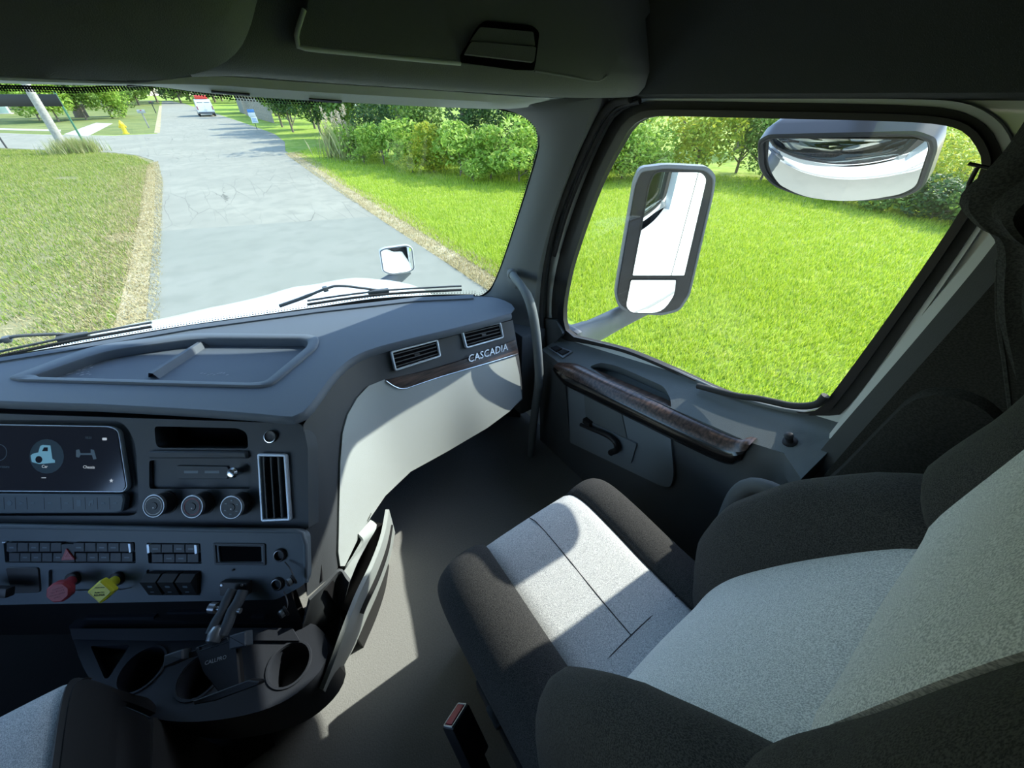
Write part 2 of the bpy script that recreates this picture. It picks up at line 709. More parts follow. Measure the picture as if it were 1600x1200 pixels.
def fill2d(outer, holes=(), grid=None):
    """triangulated flat region: verts2d, tris, and the loops' vertex indices"""
    pts, edges, loops = [], [], []
    for lp in [outer] + list(holes):
        k = len(pts)
        n = len(lp)
        pts += [Vector((float(p[0]), float(p[1]))) for p in lp]
        edges += [(k + i, k + (i + 1) % n) for i in range(n)]
        loops.append(lp)
    if grid:
        xs = [p[0] for p in outer]
        ys = [p[1] for p in outer]
        y = min(ys) + grid * .5
        row = 0
        while y < max(ys):
            x = min(xs) + grid * (.5 if row % 2 else .25)
            while x < max(xs):
                if inside((x, y), outer) and edist((x, y), outer) > grid * .45 and not any(inside((x, y), h) or edist((x, y), h) < grid * .45 for h in holes):
                    pts.append(Vector((x, y)))
                x += grid
            y += grid
            row += 1
    r = delaunay_2d_cdt(pts, edges, [], 0, 1e-7)
    vv = [(p.x, p.y) for p in r[0]]
    tris = []
    for t in r[2]:
        cx, cy = sum(vv[i][0] for i in t) / len(t), sum(vv[i][1] for i in t) / len(t)
        if inside((cx, cy), outer) and not any(inside((cx, cy), h) for h in holes):
            tris.append(tuple(t))
    return vv, tris


def inside(p, poly):
    c = False
    n = len(poly)
    x, y = p
    for i in range(n):
        x1, y1 = poly[i]
        x2, y2 = poly[(i + 1) % n]
        if (y1 > y) != (y2 > y) and x < (x2 - x1) * (y - y1) / (y2 - y1) + x1:
            c = not c
    return c


def edist(p, poly):
    best = 1e9
    px, py = p
    n = len(poly)
    for i in range(n):
        x1, y1 = poly[i]
        x2, y2 = poly[(i + 1) % n]
        dx, dy = x2 - x1, y2 - y1
        l = dx * dx + dy * dy
        t = 0 if l == 0 else max(0, min(1, ((px - x1) * dx + (py - y1) * dy) / l))
        best = min(best, math.hypot(px - x1 - t * dx, py - y1 - t * dy))
    return best


def boundary(f):
    e = {}
    for q in f:
        for a, b in zip(q, q[1:] + q[:1]):
            k = (min(a, b), max(a, b))
            e[k] = (e.get(k, (0,))[0] + 1, (a, b))
    return [ab for c, ab in e.values() if c == 1]


def holed_plate_vf(fr, outer, holes, c1, back, depths):
    """flat panel with recessed pockets: front at c1, rim down to back, each hole a pocket of its own depth"""
    vv, tr = fill2d(outer, [h for h in holes])
    v = [fr.w(a, b, c1) for a, b in vv]
    f = list(tr)
    for lp, dep in zip([outer] + list(holes), [None] + list(depths)):
        k = len(v)
        n = len(lp)
        c = back if dep is None else c1 - dep
        v += [fr.w(a, b, c1) for a, b in lp] + [fr.w(a, b, c) for a, b in lp]
        for i in range(n):
            i2 = (i + 1) % n
            f.append((k + i, k + i2, k + n + i2, k + n + i))
        if dep is not None:
            f.append(tuple(k + n + i for i in range(n)))
    return v, f


def holed_plate(name, fr, outer, holes, c1, back, depths, material, parent=None):
    v, f = holed_plate_vf(fr, outer, holes, c1, back, depths)
    return mobj(name, v, f, material, parent, 25)


SCL = 1.0                      # size factor for fittings given in metres


def lathe_vf(fr, ab, prof, n=24, ringp=False):
    v, f = [], []
    prof = [(r * SCL, c * SCL) for r, c in prof]
    if ringp:
        prof = prof + prof[:1]
    for r, c in prof:
        for k in range(n):
            w = 2 * math.pi * k / n
            v.append(fr.w(ab[0] + r * math.cos(w), ab[1] + r * math.sin(w), c))
    for j in range(len(prof) - 1):
        for k in range(n):
            k2 = (k + 1) % n
            f.append((j * n + k, j * n + k2, (j + 1) * n + k2, (j + 1) * n + k))
    if not ringp:
        f.append(tuple((len(prof) - 1) * n + k for k in range(n)))
        f.append(tuple(range(n)))
    return v, f


def lathe(name, fr, ab, prof, material, parent=None, n=24, ringp=False):
    v, f = lathe_vf(fr, ab, prof, n, ringp)
    return mobj(name, v, f, material, parent, 35)


class Surf:                    # a built surface that photo pixels can be dropped onto
    def __init__(s, v, f):
        s.t = BVHTree.FromPolygons([tuple(x) for x in v], [tuple(q) for q in f])

    def hit(s, px, py):
        h = s.cast(px, py)
        r = 1
        while h is None and r < 60:            # just off the edge: carry the nearest facet on
            for k in range(8):
                g = s.cast(px + r * math.cos(k * math.pi / 4), py + r * math.sin(k * math.pi / 4))
                if g:
                    return PPL(px, py, g[0], g[1]), g[1]
            r += 3
        return h

    def cast(s, px, py):
        d = ray(px, py).normalized()
        loc, nrm, i, dist = s.t.ray_cast(CAMP, d)
        if loc is None:
            return None
        if nrm.dot(d) > 0:
            nrm = -nrm
        return loc, nrm


def patch_vf(poly, surf, off, thick, step=10):
    """outline in photo pixels laid on a surface as a thin shell"""
    dense = []
    for i in range(len(poly)):
        a, b = np.array(poly[i], float), np.array(poly[(i + 1) % len(poly)], float)
        k = max(1, int(np.linalg.norm(b - a) / step))
        dense += [tuple(a + (b - a) * j / k) for j in range(k)]
    vv, tr = fill2d(dense, (), step)
    cx, cy = np.mean([p[0] for p in vv]), np.mean([p[1] for p in vv])
    top, bot = [], []
    for x, y in vv:
        h = surf.hit(x, y)
        k = 0
        while h is None and k < 30:
            k += 1
            hh = surf.hit(x + (cx - x) * k / 30, y + (cy - y) * k / 30)
            if hh:
                h = (PPL(x, y, hh[0], hh[1]), hh[1])
        top.append(h[0] + h[1] * off)
        bot.append(h[0] + h[1] * (off - thick))
    n = len(top)
    f = list(tr) + [tuple(i + n for i in reversed(t)) for t in tr]
    f += [(a, b, b + n, a + n) for a, b in boundary([tuple(t) for t in tr])]
    return top + bot, f


def patch(name, poly, surf, off, thick, material, parent=None, step=10, smooth=40):
    v, f = patch_vf(poly, surf, off, thick, step)
    return mobj(name, v, f, material, parent, smooth)


def text_vf(s, fr, ab, size, ext=.0006, shear=0.0, align='CENTER', bold=0.0, rot=0.0, sx=1.0):
    cu = bpy.data.curves.new('t', 'FONT')
    cu.body = s
    cu.size = size
    cu.extrude = ext
    cu.shear = shear
    cu.align_x = align
    cu.align_y = 'CENTER'
    cu.offset = bold
    cu.resolution_u = 2
    ob = bpy.data.objects.new('t', cu)
    COL.objects.link(ob)
    dg = bpy.context.evaluated_depsgraph_get()
    me = bpy.data.meshes.new_from_object(ob.evaluated_get(dg))
    cr, sr = math.cos(rot), math.sin(rot)
    v = [fr.w(ab[0] + (p.co.x * sx) * cr - p.co.y * sr, ab[1] + (p.co.x * sx) * sr + p.co.y * cr, p.co.z + ext) for p in me.vertices]
    f = [tuple(q.vertices) for q in me.polygons]
    bpy.data.objects.remove(ob)
    bpy.data.meshes.remove(me)
    bpy.data.curves.remove(cu)
    return v, f


def text(name, s, fr, ab, size, material, parent=None, **k):
    v, f = text_vf(s, fr, ab, size, **k)
    return mobj(name, v, f, material, parent)


def copy_tree(o, delta, parent=None):
    c = o.copy()
    COL.objects.link(c)
    if parent is None:
        c.location = o.location + Vector(delta)
    else:
        c.parent = parent
    for ch in list(o.children):
        copy_tree(ch, (0, 0, 0), c)
    return c
# ================================================================== the cab shell
FLZ = -1.54                                             # cab floor below the camera


def R3(x, y, z):
    return Vector((x, y, z + HC))


# --- windshield
ws_bot = [PZ(*p, -.78) for p in ((760, 462), (700, 467), (650, 470), (500, 487), (300, 515), (100, 550), (0, 567), (-200, 596))]
ws_bot = [R3(1.0, 1.33, -.78)] + ws_bot + [R3(-1.55, 1.80, -.78)]
ws_top = [R3(1.02, 1.02, .0), PYY(800, 160, 1.135), PYY(560, 146, 1.376), PYY(330, 136, 1.50), PYY(100, 122, 1.58), R3(-1.0, 1.54, .02), R3(-1.55, 1.30, .02)]
for p in ws_top:
    p.z = HC + .02
wb, wt = V3(catmull(ws_bot, 40)), V3(catmull(ws_top, 40))
rows = []
for k in range(13):
    t = k / 12
    rows.append([a.lerp(b, t) + Vector((0, .03 * math.sin(math.pi * t), .0)) for a, b in zip(wb, wt)])
WSV, WSF = loft_vf(rows)
WS = Surf(WSV, WSF)
v, f = loft_vf(rows, .006)
window1 = mobj('window_1', v, f, M['windshield'], None, True)
tag(window1, 'curved windshield glass over the dashboard with dotted black border', 'windshield', kind='structure')
# printed border: solid band, then rows of dots
op = [(742, 465), (757, 461), (775, 440), (800, 372), (838, 250), (844, 215), (838, 193), (815, 176), (780, 168)]
edge_r = catmull(op, 60)
cen = np.array([500.0, 320.0])


def band(curve, w):
    c = [np.array(p) for p in curve]
    inn = []
    for i, p in enumerate(c):
        t = c[min(i + 1, len(c) - 1)] - c[max(i - 1, 0)]
        n = np.array([-t[1], t[0]]) / max(np.linalg.norm(t), 1e-6)
        if n.dot(cen - p) < 0:
            n = -n
        inn.append(p + n * w)
    return inn


def frit(name, curve, w):
    inn, out = band(curve, w), band(curve, -14)
    rws = [[], []]
    for a, b in zip(out, inn):
        for r_, q in zip(rws, (a, b)):
            h = WS.hit(q[0], q[1])
            if h is None:
                h = WS.hit(a[0] * .5 + b[0] * .5, a[1] * .5 + b[1] * .5) or (PYY(q[0], q[1], 1.3), Vector((0, -1, 0)))
            r_.append(h[0] + h[1] * .004)
    return loft(name, rws, M['black'], window1, .0008)


frit('frit_band', edge_r, 3.0)
bot_edge = catmull([(742, 465), (700, 465), (650, 467), (580, 472), (500, 484), (400, 498), (300, 512), (200, 528), (100, 545), (0, 562), (-60, 572)], 80)
frit('frit_band', bot_edge, 6.0)
dots = MB()


def dot_row(curve, d, step, r):
    cc = resample(band(curve, d), max(3, int(np.linalg.norm(np.diff(np.array([list(p) for p in curve]), axis=0), axis=1).sum() / step)))
    for x, y in cc:
        h = WS.hit(x, y)
        if h is None:
            continue
        fr = Frame(h[0], Vector((1, 0, 0)), h[1])
        dots.add([fr.w(r * math.cos(k * math.pi / 3), r * math.sin(k * math.pi / 3), .0045) for k in range(6)], [tuple(range(6))])


dot_row(edge_r, 5.0, 4.2, .0022)
dot_row(edge_r, 8.0, 4.2, .0015)
dot_row(bot_edge, 8.0, 4.5, .0028)
dot_row(bot_edge, 11.0, 4.5, .0018)
top_edge = catmull([(-40, 128), (60, 131), (120, 133), (180, 130), (250, 128), (330, 140), (420, 148), (500, 152)], 60)
dot_row(top_edge, 3, 4.6, .0032)
dot_row([(p[0] + 2.3, p[1]) for p in top_edge], 6.5, 4.6, .0030)
dot_row(top_edge, 10, 4.6, .0022)
dt = dots.build('frit_dots', M['black'], window1)
dt['kind'] = 'stuff'

# --- pillar beside the windshield
pl = [(725, 468), (757, 461), (775, 440), (800, 372), (838, 250), (844, 215), (838, 193), (815, 176), (780, 165)]
pr = [(850, 560), (848, 500), (853, 420), (872, 335), (905, 245), (928, 198), (948, 162), (952, 148), (945, 138)]
lc = [WS.hit(*p) for p in catmull(pl, 36)]
lc = [h[0] + h[1] * .012 for h in lc if h]
lc = V3(resample(lc, 36))
rc = [PXX(*p, .99) for p in catmull(pr, 36)]
mid = [a.lerp(b, .45) + Vector((-.012, -.055, 0)) for a, b in zip(lc, rc)]
lc2 = [a + Vector((0.004, .02, 0)) for a in lc]
rws = V3(lc2), V3(lc), [a.lerp(m, .5) + Vector((-.008, -.022, 0)) for a, m in zip(lc, mid)], mid, [m.lerp(b, .55) + Vector((-.012, -.018, 0)) for m, b in zip(mid, rc)], rc, [p + Vector((.05, .03, 0)) for p in rc]
v, f = loft_vf(rws)
APILLAR = Surf(v, f)
trim1 = mobj('trim_1', v, f, M['pillar'], None, True)
tag(trim1, 'dark grey moulded pillar trim between windshield and passenger window', 'pillar trim', kind='structure')
patch('handle_base', rpoly([(790, 418), (808, 424), (806, 452), (796, 440), (786, 430)], 3), APILLAR, .004, .004, M['pillar'], trim1, 4)

# --- passenger window opening
DW = Frame(R3(1.03, 0, 0), Vector((0, -1, 0)), Vector((-1, 0, 0)))
G = [(884, 516), (880, 492), (884, 455), (897, 400), (935, 292), (975, 215), (992, 193), (1015, 183), (1060, 182), (1200, 185), (1400, 190),
     (1480, 197), (1512, 212), (1530, 240), (1533, 262), (1500, 330), (1400, 478), (1300, 615), (1280, 638), (1255, 644), (1200, 635), (1130, 613), (1050, 577), (980, 548), (920, 532), (895, 526)]
Gp = catmull(G, 110, True)
O_ = [(870, 524), (862, 498), (864, 450), (878, 385), (912, 285), (950, 200), (972, 174), (1005, 160), (1060, 158), (1200, 160), (1400, 164),
      (1490, 172), (1540, 196), (1562, 232), (1566, 262), (1540, 330), (1440, 478), (1325, 636), (1288, 648), (1255, 649), (1200, 640), (1130, 618), (1050, 582), (980, 553), (920, 538), (884, 532)]
Op = catmull(O_, 110, True)
JO = [(850, 536), (832, 500), (834, 440), (856, 370), (900, 262), (938, 185), (962, 163), (1000, 153), (1060, 152), (1200, 153), (1400, 155),
      (1500, 160), (1556, 186), (1582, 226), (1584, 262), (1548, 334), (1448, 482), (1332, 641), (1300, 662), (1255, 660), (1200, 650), (1130, 628), (1050, 592), (980, 562), (920, 548), (866, 545)]
Jp = catmull(JO, 110, True)


def px_ring(name, A, B, x, thick, material, parent=None):
    ra, rb = [PXX(*p, x) for p in A], [PXX(*p, x) for p in B]
    return loft(name, [ra + ra[:1], rb + rb[:1]], material, parent, thick, 30)


gl = [PXX(*p, 1.045) for p in Gp[:-1]]
# the pane runs on under the seals
gcen = sum(gl, Vector((0, 0, 0))) / len(gl)
gl = [gcen + (p - gcen) * 1.03 for p in gl]
n_ = len(gl)
window2 = mobj('window_2', gl + [p + Vector((.005, 0, 0)) for p in gl], [tuple(range(n_)), tuple(range(n_, 2 * n_))] + [(i, (i + 1) % n_, n_ + (i + 1) % n_, n_ + i) for i in range(n_)], M['glass'])
tag(window2, 'clear passenger door window pane looking onto the lawn', 'car window', kind='structure')

door = thing('door_1', 'grey moulded passenger truck door with wood armrest and black window seal', 'truck door', R3(1.0, .6, -1.35), kind='structure')
seal = px_ring('window_seal', Op[:-1], Gp[:-1], 1.03, -.022, M['rubber'], door)
inner_lip = px_ring('seal_lip', [tuple(np.array(g) * .55 + np.array(o) * .45) for g, o in zip(Gp[:-1], Op[:-1])], Gp[:-1], 1.02, -.008, M['black'], door)
px_ring('door_jamb', Jp[:-1], Op[:-1], 1.034, -.02, M['jamb'], door)
# rubber weatherstrips up the front pillar and over the door
tube('weatherstrip', [PXX(*p, .985) for p in catmull([(852, 560), (846, 500), (850, 425), (868, 345), (900, 262), (935, 188), (958, 162), (985, 154)], 40)], .011, M['rubber'], door, 8)
tube('weatherstrip', [PXX(*p, 1.0) for p in catmull([(866, 400), (888, 325), (918, 250), (944, 195), (968, 168), (1000, 158)], 30)], .007, M['black'], door, 8)

# --- door body: sill shelf with the pull pocket, face below
SH = frame3(PXX(848, 548, .955), PXX(1245, 700, .945), PXX(1255, 646, 1.03))
shelf_px = [(846, 546), (862, 536), (880, 527), (895, 524), (920, 531), (980, 547), (1050, 576), (1130, 612), (1200, 634), (1255, 643), (1278, 638), (1296, 648), (1318, 660),
            (1300, 700), (1252, 748), (1225, 708), (1168, 690), (1000, 616), (893, 567), (872, 566)]
pull_px = rpoly([(921, 573), (938, 566), (965, 572), (1038, 604), (1047, 622), (1049, 636), (1040, 634), (950, 592)], [4, 8, 10, 8, 5, 2, 2, 2])
v, f = holed_plate_vf(SH, SH.abl(shelf_px), [SH.abl(pull_px)], 0, -.05, [.05])
mobj('sill_shelf', v, f, M['door'], door, 25)
base_px = [(846, 546), (872, 566), (893, 567), (1000, 616), (1168, 690), (1225, 708), (1252, 748)]
top = [SH.w(*SH.ab(*p), -.002) for p in resample(base_px, 30)]
mid = [p + Vector((-.012, 0, -.03)) for p in top]
low = [Vector((.955, p.y, HC - 1.12)) for p in top]
bot = [Vector((.985, p.y, HC - 1.55)) for p in top]
v, f = loft_vf([top, mid, low, bot])
DOORS = Surf(v, f)
mobj('door_face', v, f, M['doorlow'], door, 30)
# raised rim along the window and small sill step
tube('sill_rim', [SH.w(*SH.ab(*p), .004) for p in catmull([(895, 526), (920, 532), (980, 549), (1050, 578), (1130, 614), (1200, 636), (1255, 646), (1280, 641)], 40)], .006, M['door'], door, 8)
# loose weatherstrip in the corner of the sill
tube('loose_seal', [PXX(*p, 1.0) for p in catmull([(1090, 603), (1150, 618), (1180, 622), (1205, 627), (1240, 634), (1275, 632), (1290, 618)], 30)], .009, M['rubber'], door, 8)
# armrest with wood cap
arm = [PXX(*p, .925) for p in catmull([(870, 572), (890, 581), (1000, 632), (1100, 677), (1150, 697), (1174, 698)], 40)]
hts = [.010 + .030 * min(1, i / 3) if i < 30 else .040 for i in range(40)]


def armrow(dx, dz):
    out = []
    for i, p in enumerate(arm):
        t = i / 39
        s = min(1, (t + .02) / .10) ** .5 * min(1, max(0, (1.0 - t) / .05 + .62)) ** .5
        out.append(p + Vector((dx * s, 0, dz * s)))
    return out


sec = [(.045, .030), (.0, .036), (-.028, .026), (-.040, .006)]
loft('armrest_wood', [armrow(*q) for q in sec], M['wooddoor'], door)
sec = [(-.040, .006), (-.047, -.004), (-.047, -.022), (-.034, -.048), (-.006, -.062), (.045, -.064)]
loft('armrest_body', [armrow(*q) for q in sec], M['gloss'], door)
# pocket panel with the inner door handle
patch('door_pocket', rpoly([(890, 596), (905, 596), (1050, 672), (1056, 740), (1050, 760), (1035, 757), (893, 690)], [3, 3, 8, 12, 10, 8, 3]), DOORS, .010, .010, M['doorpocket'], door, 14)
patch('pocket_floor', rpoly([(898, 676), (925, 655), (1000, 690), (990, 722), (900, 688)], 3), DOORS, .018, .008, M['doorpocket'], door, 10)
patch('pocket_back', rpoly([(916, 612), (975, 642), (985, 690), (920, 660)], 4), DOORS, .014, .004, M['door'], door, 10)
dh = [DOORS.hit(*p) for p in catmull([(917, 658), (935, 664), (960, 674), (972, 684), (974, 695), (964, 701)], 24)]
tube('door_handle', [h[0] + h[1] * .035 for h in dh], [.008 + .005 * i / 23 for i in range(24)], M['black'], door, 10)
box('handle_mount', DOORS.hit(925, 656)[0] + Vector((-.018, 0, 0)), (.018, .02, .012), M['black'], door, .004)
patch('door_panel_front', rpoly([(851, 563), (884, 583), (892, 690), (850, 668)], 3), DOORS, .006, .006, M['doorlow'], door, 10)
# window switch plate
SW = SH.up(.001)
plate('switch_plate', SW, SW.abl([(857, 545), (872, 541), (896, 550), (880, 561)]), 0, .006, M['steel'], door)
plate('window_switch', SW, SW.abl([(862, 546), (872, 543), (880, 547), (870, 552)]), .006, .016, M['black'], door, .003)
plate('window_switch', SW, SW.abl([(873, 553), (883, 548), (891, 551), (880, 557)]), .006, .013, M['black'], door, .003)
# lock button
lk = SH.ab(1234, 690)
lathe('lock_button', SH, lk, [(.016, 0), (.015, .004), (.008, .006), (.008, .022), (.010, .024), (.010, .030), (.006, .032)], M['black'], door, 16)
plate('mirror_bracket_cover', Frame(PXX(850, 520, 1.005), Vector((0, -1, 0)), Vector((-1, 0, 0))), Frame(PXX(850, 520, 1.005), Vector((0, -1, 0)), Vector((-1, 0, 0))).abl(rpoly([(846, 498), (868, 500), (880, 522), (868, 534), (848, 544)], 3)), -.02, 0, M['doorlow'], door)

# --- door post behind the window with white jamb strip and trim
post = thing('trim_2', 'dark door post trim behind the passenger window with white painted strip', 'door post', R3(1.05, .05, FLZ), kind='structure')


def strip(name, L, Rr, x, thick, material, parent, n=24):
    a, b = [PXX(*p, x) for p in catmull(L, n)], [PXX(*p, x) for p in catmull(Rr, n)]
    return loft(name, [a, b], material, parent, thick, 30)


strip('post_strip', [(1578, 318), (1540, 375), (1420, 520), (1302, 672)], [(1590, 325), (1560, 380), (1440, 522), (1300, 690)], 1.012, -.02, M['jamb'], post)
strip('post_trim', [(1592, 322), (1556, 382), (1440, 522), (1300, 684), (1250, 748), (1150, 880)], [(1630, 330), (1590, 400), (1462, 545), (1325, 700), (1262, 780), (1180, 900)], .990, -.03, M['doorlow'], post)
strip('post_cover', [(1640, 328), (1590, 400), (1462, 545), (1325, 700), (1262, 780), (1180, 900)], [(1900, 330), (1800, 420), (1700, 560), (1600, 700), (1500, 800), (1400, 900)], .965, -.04, M['felt'], post)
# padded side panel behind the seat
padpx = catmull([(1262, 778), (1330, 706), (1400, 633), (1428, 606), (1462, 590), (1510, 590), (1565, 612), (1600, 660), (1590, 740), (1550, 800), (1400, 830), (1300, 810)], 60, True)[:-1]
PADF = Surf([R3(.955, -3, -3), R3(.955, 3, -3), R3(.955, 3, 3), R3(.955, -3, 3)], [(0, 1, 2, 3)])
pv = [PXX(*p, .955) for p in padpx]
pc = sum(pv, Vector()) / len(pv)
rows = [pv, [pc + (p - pc) * .97 + Vector((-.025, 0, 0)) for p in pv], [pc + (p - pc) * .90 + Vector((-.045, 0, 0)) for p in pv], [pc + (p - pc) * .5 + Vector((-.055, 0, 0)) for p in pv], [pc + (p - pc) * .02 + Vector((-.055, 0, 0)) for p in pv]]
pad = loft('side_cushion', [r + r[:1] for r in rows], M['felt'], None, 0, True)
tag(pad, 'black padded fabric panel on the wall behind the passenger seat', 'side panel')

# --- floor, walls, ceiling
fl = box('floor', R3(-.25, .15, FLZ - .03), (1.37, 1.85, .03), M['floor'], None, .005)
tag(fl, 'grey textured vinyl cab floor between the seats', 'floor', kind='structure')
ce = box('ceiling', R3(-.25, -.45, .62), (1.37, 1.35, .03), M['head'], None, .005)
tag(ce, 'dark moulded cab ceiling above the seats', 'ceiling', kind='structure')
up_a = [PXX(x, y, 1.0) for x, y in ((930, 155), (1000, 152), (1200, 152), (1400, 152), (1600, 153), (1900, 154), (2600, 156))]
up_rows = [[p + Vector((.05, 0, -.004)) for p in up_a], up_a, [p + Vector((-.012, 0, .006)) for p in up_a], [p + Vector((-.03, 0, .06)) for p in up_a], [p + Vector((-.10, 0, .35)) for p in up_a], [p + Vector((-.16, 0, .62)) for p in up_a]]
wr = loft('wall_right', up_rows, M['sidewall'], None, 0, True)
tag(wr, 'dark moulded side wall over the passenger door', 'wall', kind='structure')
v, f = box_vf(R3(1.045, -.95, -.49), (.015, .98, 1.09))
mobj('rear_side', v, f, M['felt'], wr)
bw = box('wall_back', R3(-.25, -1.78, -.49), (1.37, .03, 1.09), M['felt'], None, .005)
tag(bw, 'dark fabric rear wall of the cab', 'wall', kind='structure')
wlf = MB()
for c, h in ((R3(-1.6, -.9, -.49), (.03, .9, 1.09)), (R3(-1.6, .55, -1.18), (.03, .55, .40)), (R3(-1.6, .55, .25), (.03, .55, .35)), (R3(-1.6, 1.45, -.49), (.03, .35, 1.09))):
    wlf.add(*box_vf(c, h))
wleft = wlf.build('wall_left', M['felt'])
tag(wleft, 'dark cab side wall with the driver window opening', 'wall', kind='structure')
fwl = loft('wall_front', [[p + Vector((0, .0, -.02)) for p in wb], [Vector((p.x, p.y, HC + FLZ)) for p in wb]], M['black'], None, .02)
tag(fwl, 'black firewall hidden under the dashboard', 'wall', kind='structure')
rf = MB()
rf.add(*box_vf(R3(-.25, 1.0, .60), (1.35, .30, .02)))
rfo = rf.build('roof_panel', M['head'], ce)
footwall = box('kick_panel', R3(.93, 1.24, -1.08), (.07, .10, .23), M['doorlow'], fwl, .02)

# --- overhead: storage bin, console bulge, header lip
oh = thing('overhead_console', 'dark overhead storage bin above the windshield with recessed latch', 'overhead console', R3(.4, .9, 0))
botc = [PYY(300, 120, .97), PYY(380, 119, .95), PYY(500, 128, .95), PYY(700, 141, .93), PYY(870, 152, .885), PYY(945, 153, .86), PXX(985, 152, .985)]
bc = V3(catmull(botc, 50))
rows = [[p + Vector((.0, .16, .03)) for p in bc], [p + Vector((0, .03, .0)) for p in bc], bc, [p + Vector((-.004, -.028, .006)) for p in bc], [p + Vector((-.01, -.05, .022)) for p in bc],
        [p + Vector((-.015, -.06, .05)) for p in bc], [p + Vector((-.02, -.05, .10)) for p in bc], [p + Vector((-.03, -.03, .2)) for p in bc], [p + Vector((-.03, .02, .55)) for p in bc]]
v, f = loft_vf(rows)
OHS = Surf(v, f)
mobj('bin_housing', v, f, M['head'], oh, True)
binpx = rpoly([(458, 68), (476, 20), (500, -60), (1060, -60), (1010, 20), (945, 116), (930, 122), (838, 106), (720, 96), (560, 80)], [7, 0, 0, 0, 0, 8, 8, 0, 0, 0])
bd = patch('bin_door', binpx, OHS, .014, .016, M['head'], oh, 18)
tube('bin_edge_highlight', [OHS.hit(*p)[0] + OHS.hit(*p)[1] * .012 for p in catmull([(474, 20), (462, 60), (470, 70), (560, 80), (640, 88), (716, 95)], 30)], .004, M['headlip'], oh, 8)  # lighter tube painted as the highlight along the bin door edge
tube('bin_edge_highlight', [OHS.hit(*p)[0] + OHS.hit(*p)[1] * .012 for p in catmull([(832, 106), (880, 114), (928, 122), (944, 114)], 16)], .003, M['head'], oh, 8)
lt = patch('latch_recess_shade', rpoly([(714, 92), (741, 46), (752, 37), (826, 44), (837, 54), (831, 105), (800, 104)], [3, 10, 6, 6, 6, 5, 2]), OHS, .0165, .003, M['void'], oh, 10)  # black patch painted as the shade in the latch hollow
patch('latch', rpoly([(728, 70), (744, 48), (826, 55), (829, 77)], 3), OHS, .021, .004, M['head'], lt, 8)
patch('latch_tongue', rpoly([(719, 90), (730, 71), (829, 79), (826, 102)], 3), OHS, .025, .008, M['head'], lt, 8)
bul = thing('ceiling_console', 'bulging dark ceiling console above the middle of the windshield', 'ceiling console', R3(-.1, .85, 0))
br = [PYY(*p, .84) for p in catmull([(-260, 108), (-100, 114), (0, 119), (120, 124), (210, 126), (270, 122), (330, 108), (368, 84), (388, 50), (402, 0), (415, -60), (440, -160)], 50)]
brim = [(p.x, p.z - HC) for p in br]
outl = brim + [(brim[-1][0] + .02, .60), (brim[0][0], .60)]


def rim_dist(p):
    best = 9.0
    for (x1, y1), (x2, y2) in zip(brim, brim[1:]):
        dx, dy = x2 - x1, y2 - y1
        l = dx * dx + dy * dy
        t = 0 if l == 0 else max(0, min(1, ((p[0] - x1) * dx + (p[1] - y1) * dy) / l))
        best = min(best, math.hypot(p[0] - x1 - t * dx, p[1] - y1 - t * dy))
    return best


vv, tr = fill2d(outl, (), .035)
v = [R3(x, .84 - .075 * math.sqrt(max(0, 1 - (1 - min(1, rim_dist((x, z)) / .13)) ** 2)), z) for x, z in vv]
mobj('console_face', v, [tuple(t) for t in tr], M['head'], bul, 60)
loft('console_shell', [[p + Vector((.02, .22, .012)) for p in br], [p + Vector((.006, .06, .002)) for p in br], br], M['head'], bul, 0, True)
t3 = thing('trim_3', 'light grey header trim strip along the top of the windshield', 'header trim', R3(.3, 1.1, 0), kind='structure')
ta = [(-200, 112), (0, 121), (120, 126), (210, 130), (250, 126), (330, 119), (450, 127), (560, 134), (700, 143), (800, 150), (862, 153), (930, 152)]
tb = [(-200, 122), (0, 130), (120, 133), (210, 134), (250, 136), (330, 146), (450, 155), (560, 161), (700, 168), (800, 170), (868, 160), (930, 158)]
ya = [1.40, 1.39, 1.37, 1.34, 1.32, 1.29, 1.25, 1.20, 1.13, 1.07, 1.02, .97]
rA = V3(catmull([PYY(*p, y) for p, y in zip(ta, ya)], 60))
rB = V3(catmull([PYY(*p, y + .03) for p, y in zip(tb, ya)], 60))
rM = [a.lerp(b, .5) + Vector((0, -.012, 0)) for a, b in zip(rA, rB)]
loft('header_strip', [[p + Vector((0, .05, .01)) for p in rA], rA, rM, rB, [p + Vector((0, .03, .004)) for p in rB]], M['headlip'], t3, 0, True)
HL = Surf(*loft_vf([rA, rM, rB]))
patch('clip_slot', [(483, 153), (534, 157), (534, 160), (483, 156)], HL, .003, .003, M['black'], t3, 6)
patch('clip_slot', [(330, 141), (390, 146), (390, 148), (330, 143)], HL, .003, .003, M['black'], t3, 6)
loft('shadow_gap', [[PYY(x, y, yy + .035) for x, y, yy in zip((200, 330, 560, 700, 862), (126, 112, 128, 138, 150), (1.33, 1.28, 1.20, 1.12, 1.0))], [PYY(x, y, yy + .035) for x, y, yy in zip((200, 330, 560, 700, 862), (136, 124, 138, 147, 156), (1.33, 1.28, 1.20, 1.12, 1.0))]], M['black'], t3, .004)

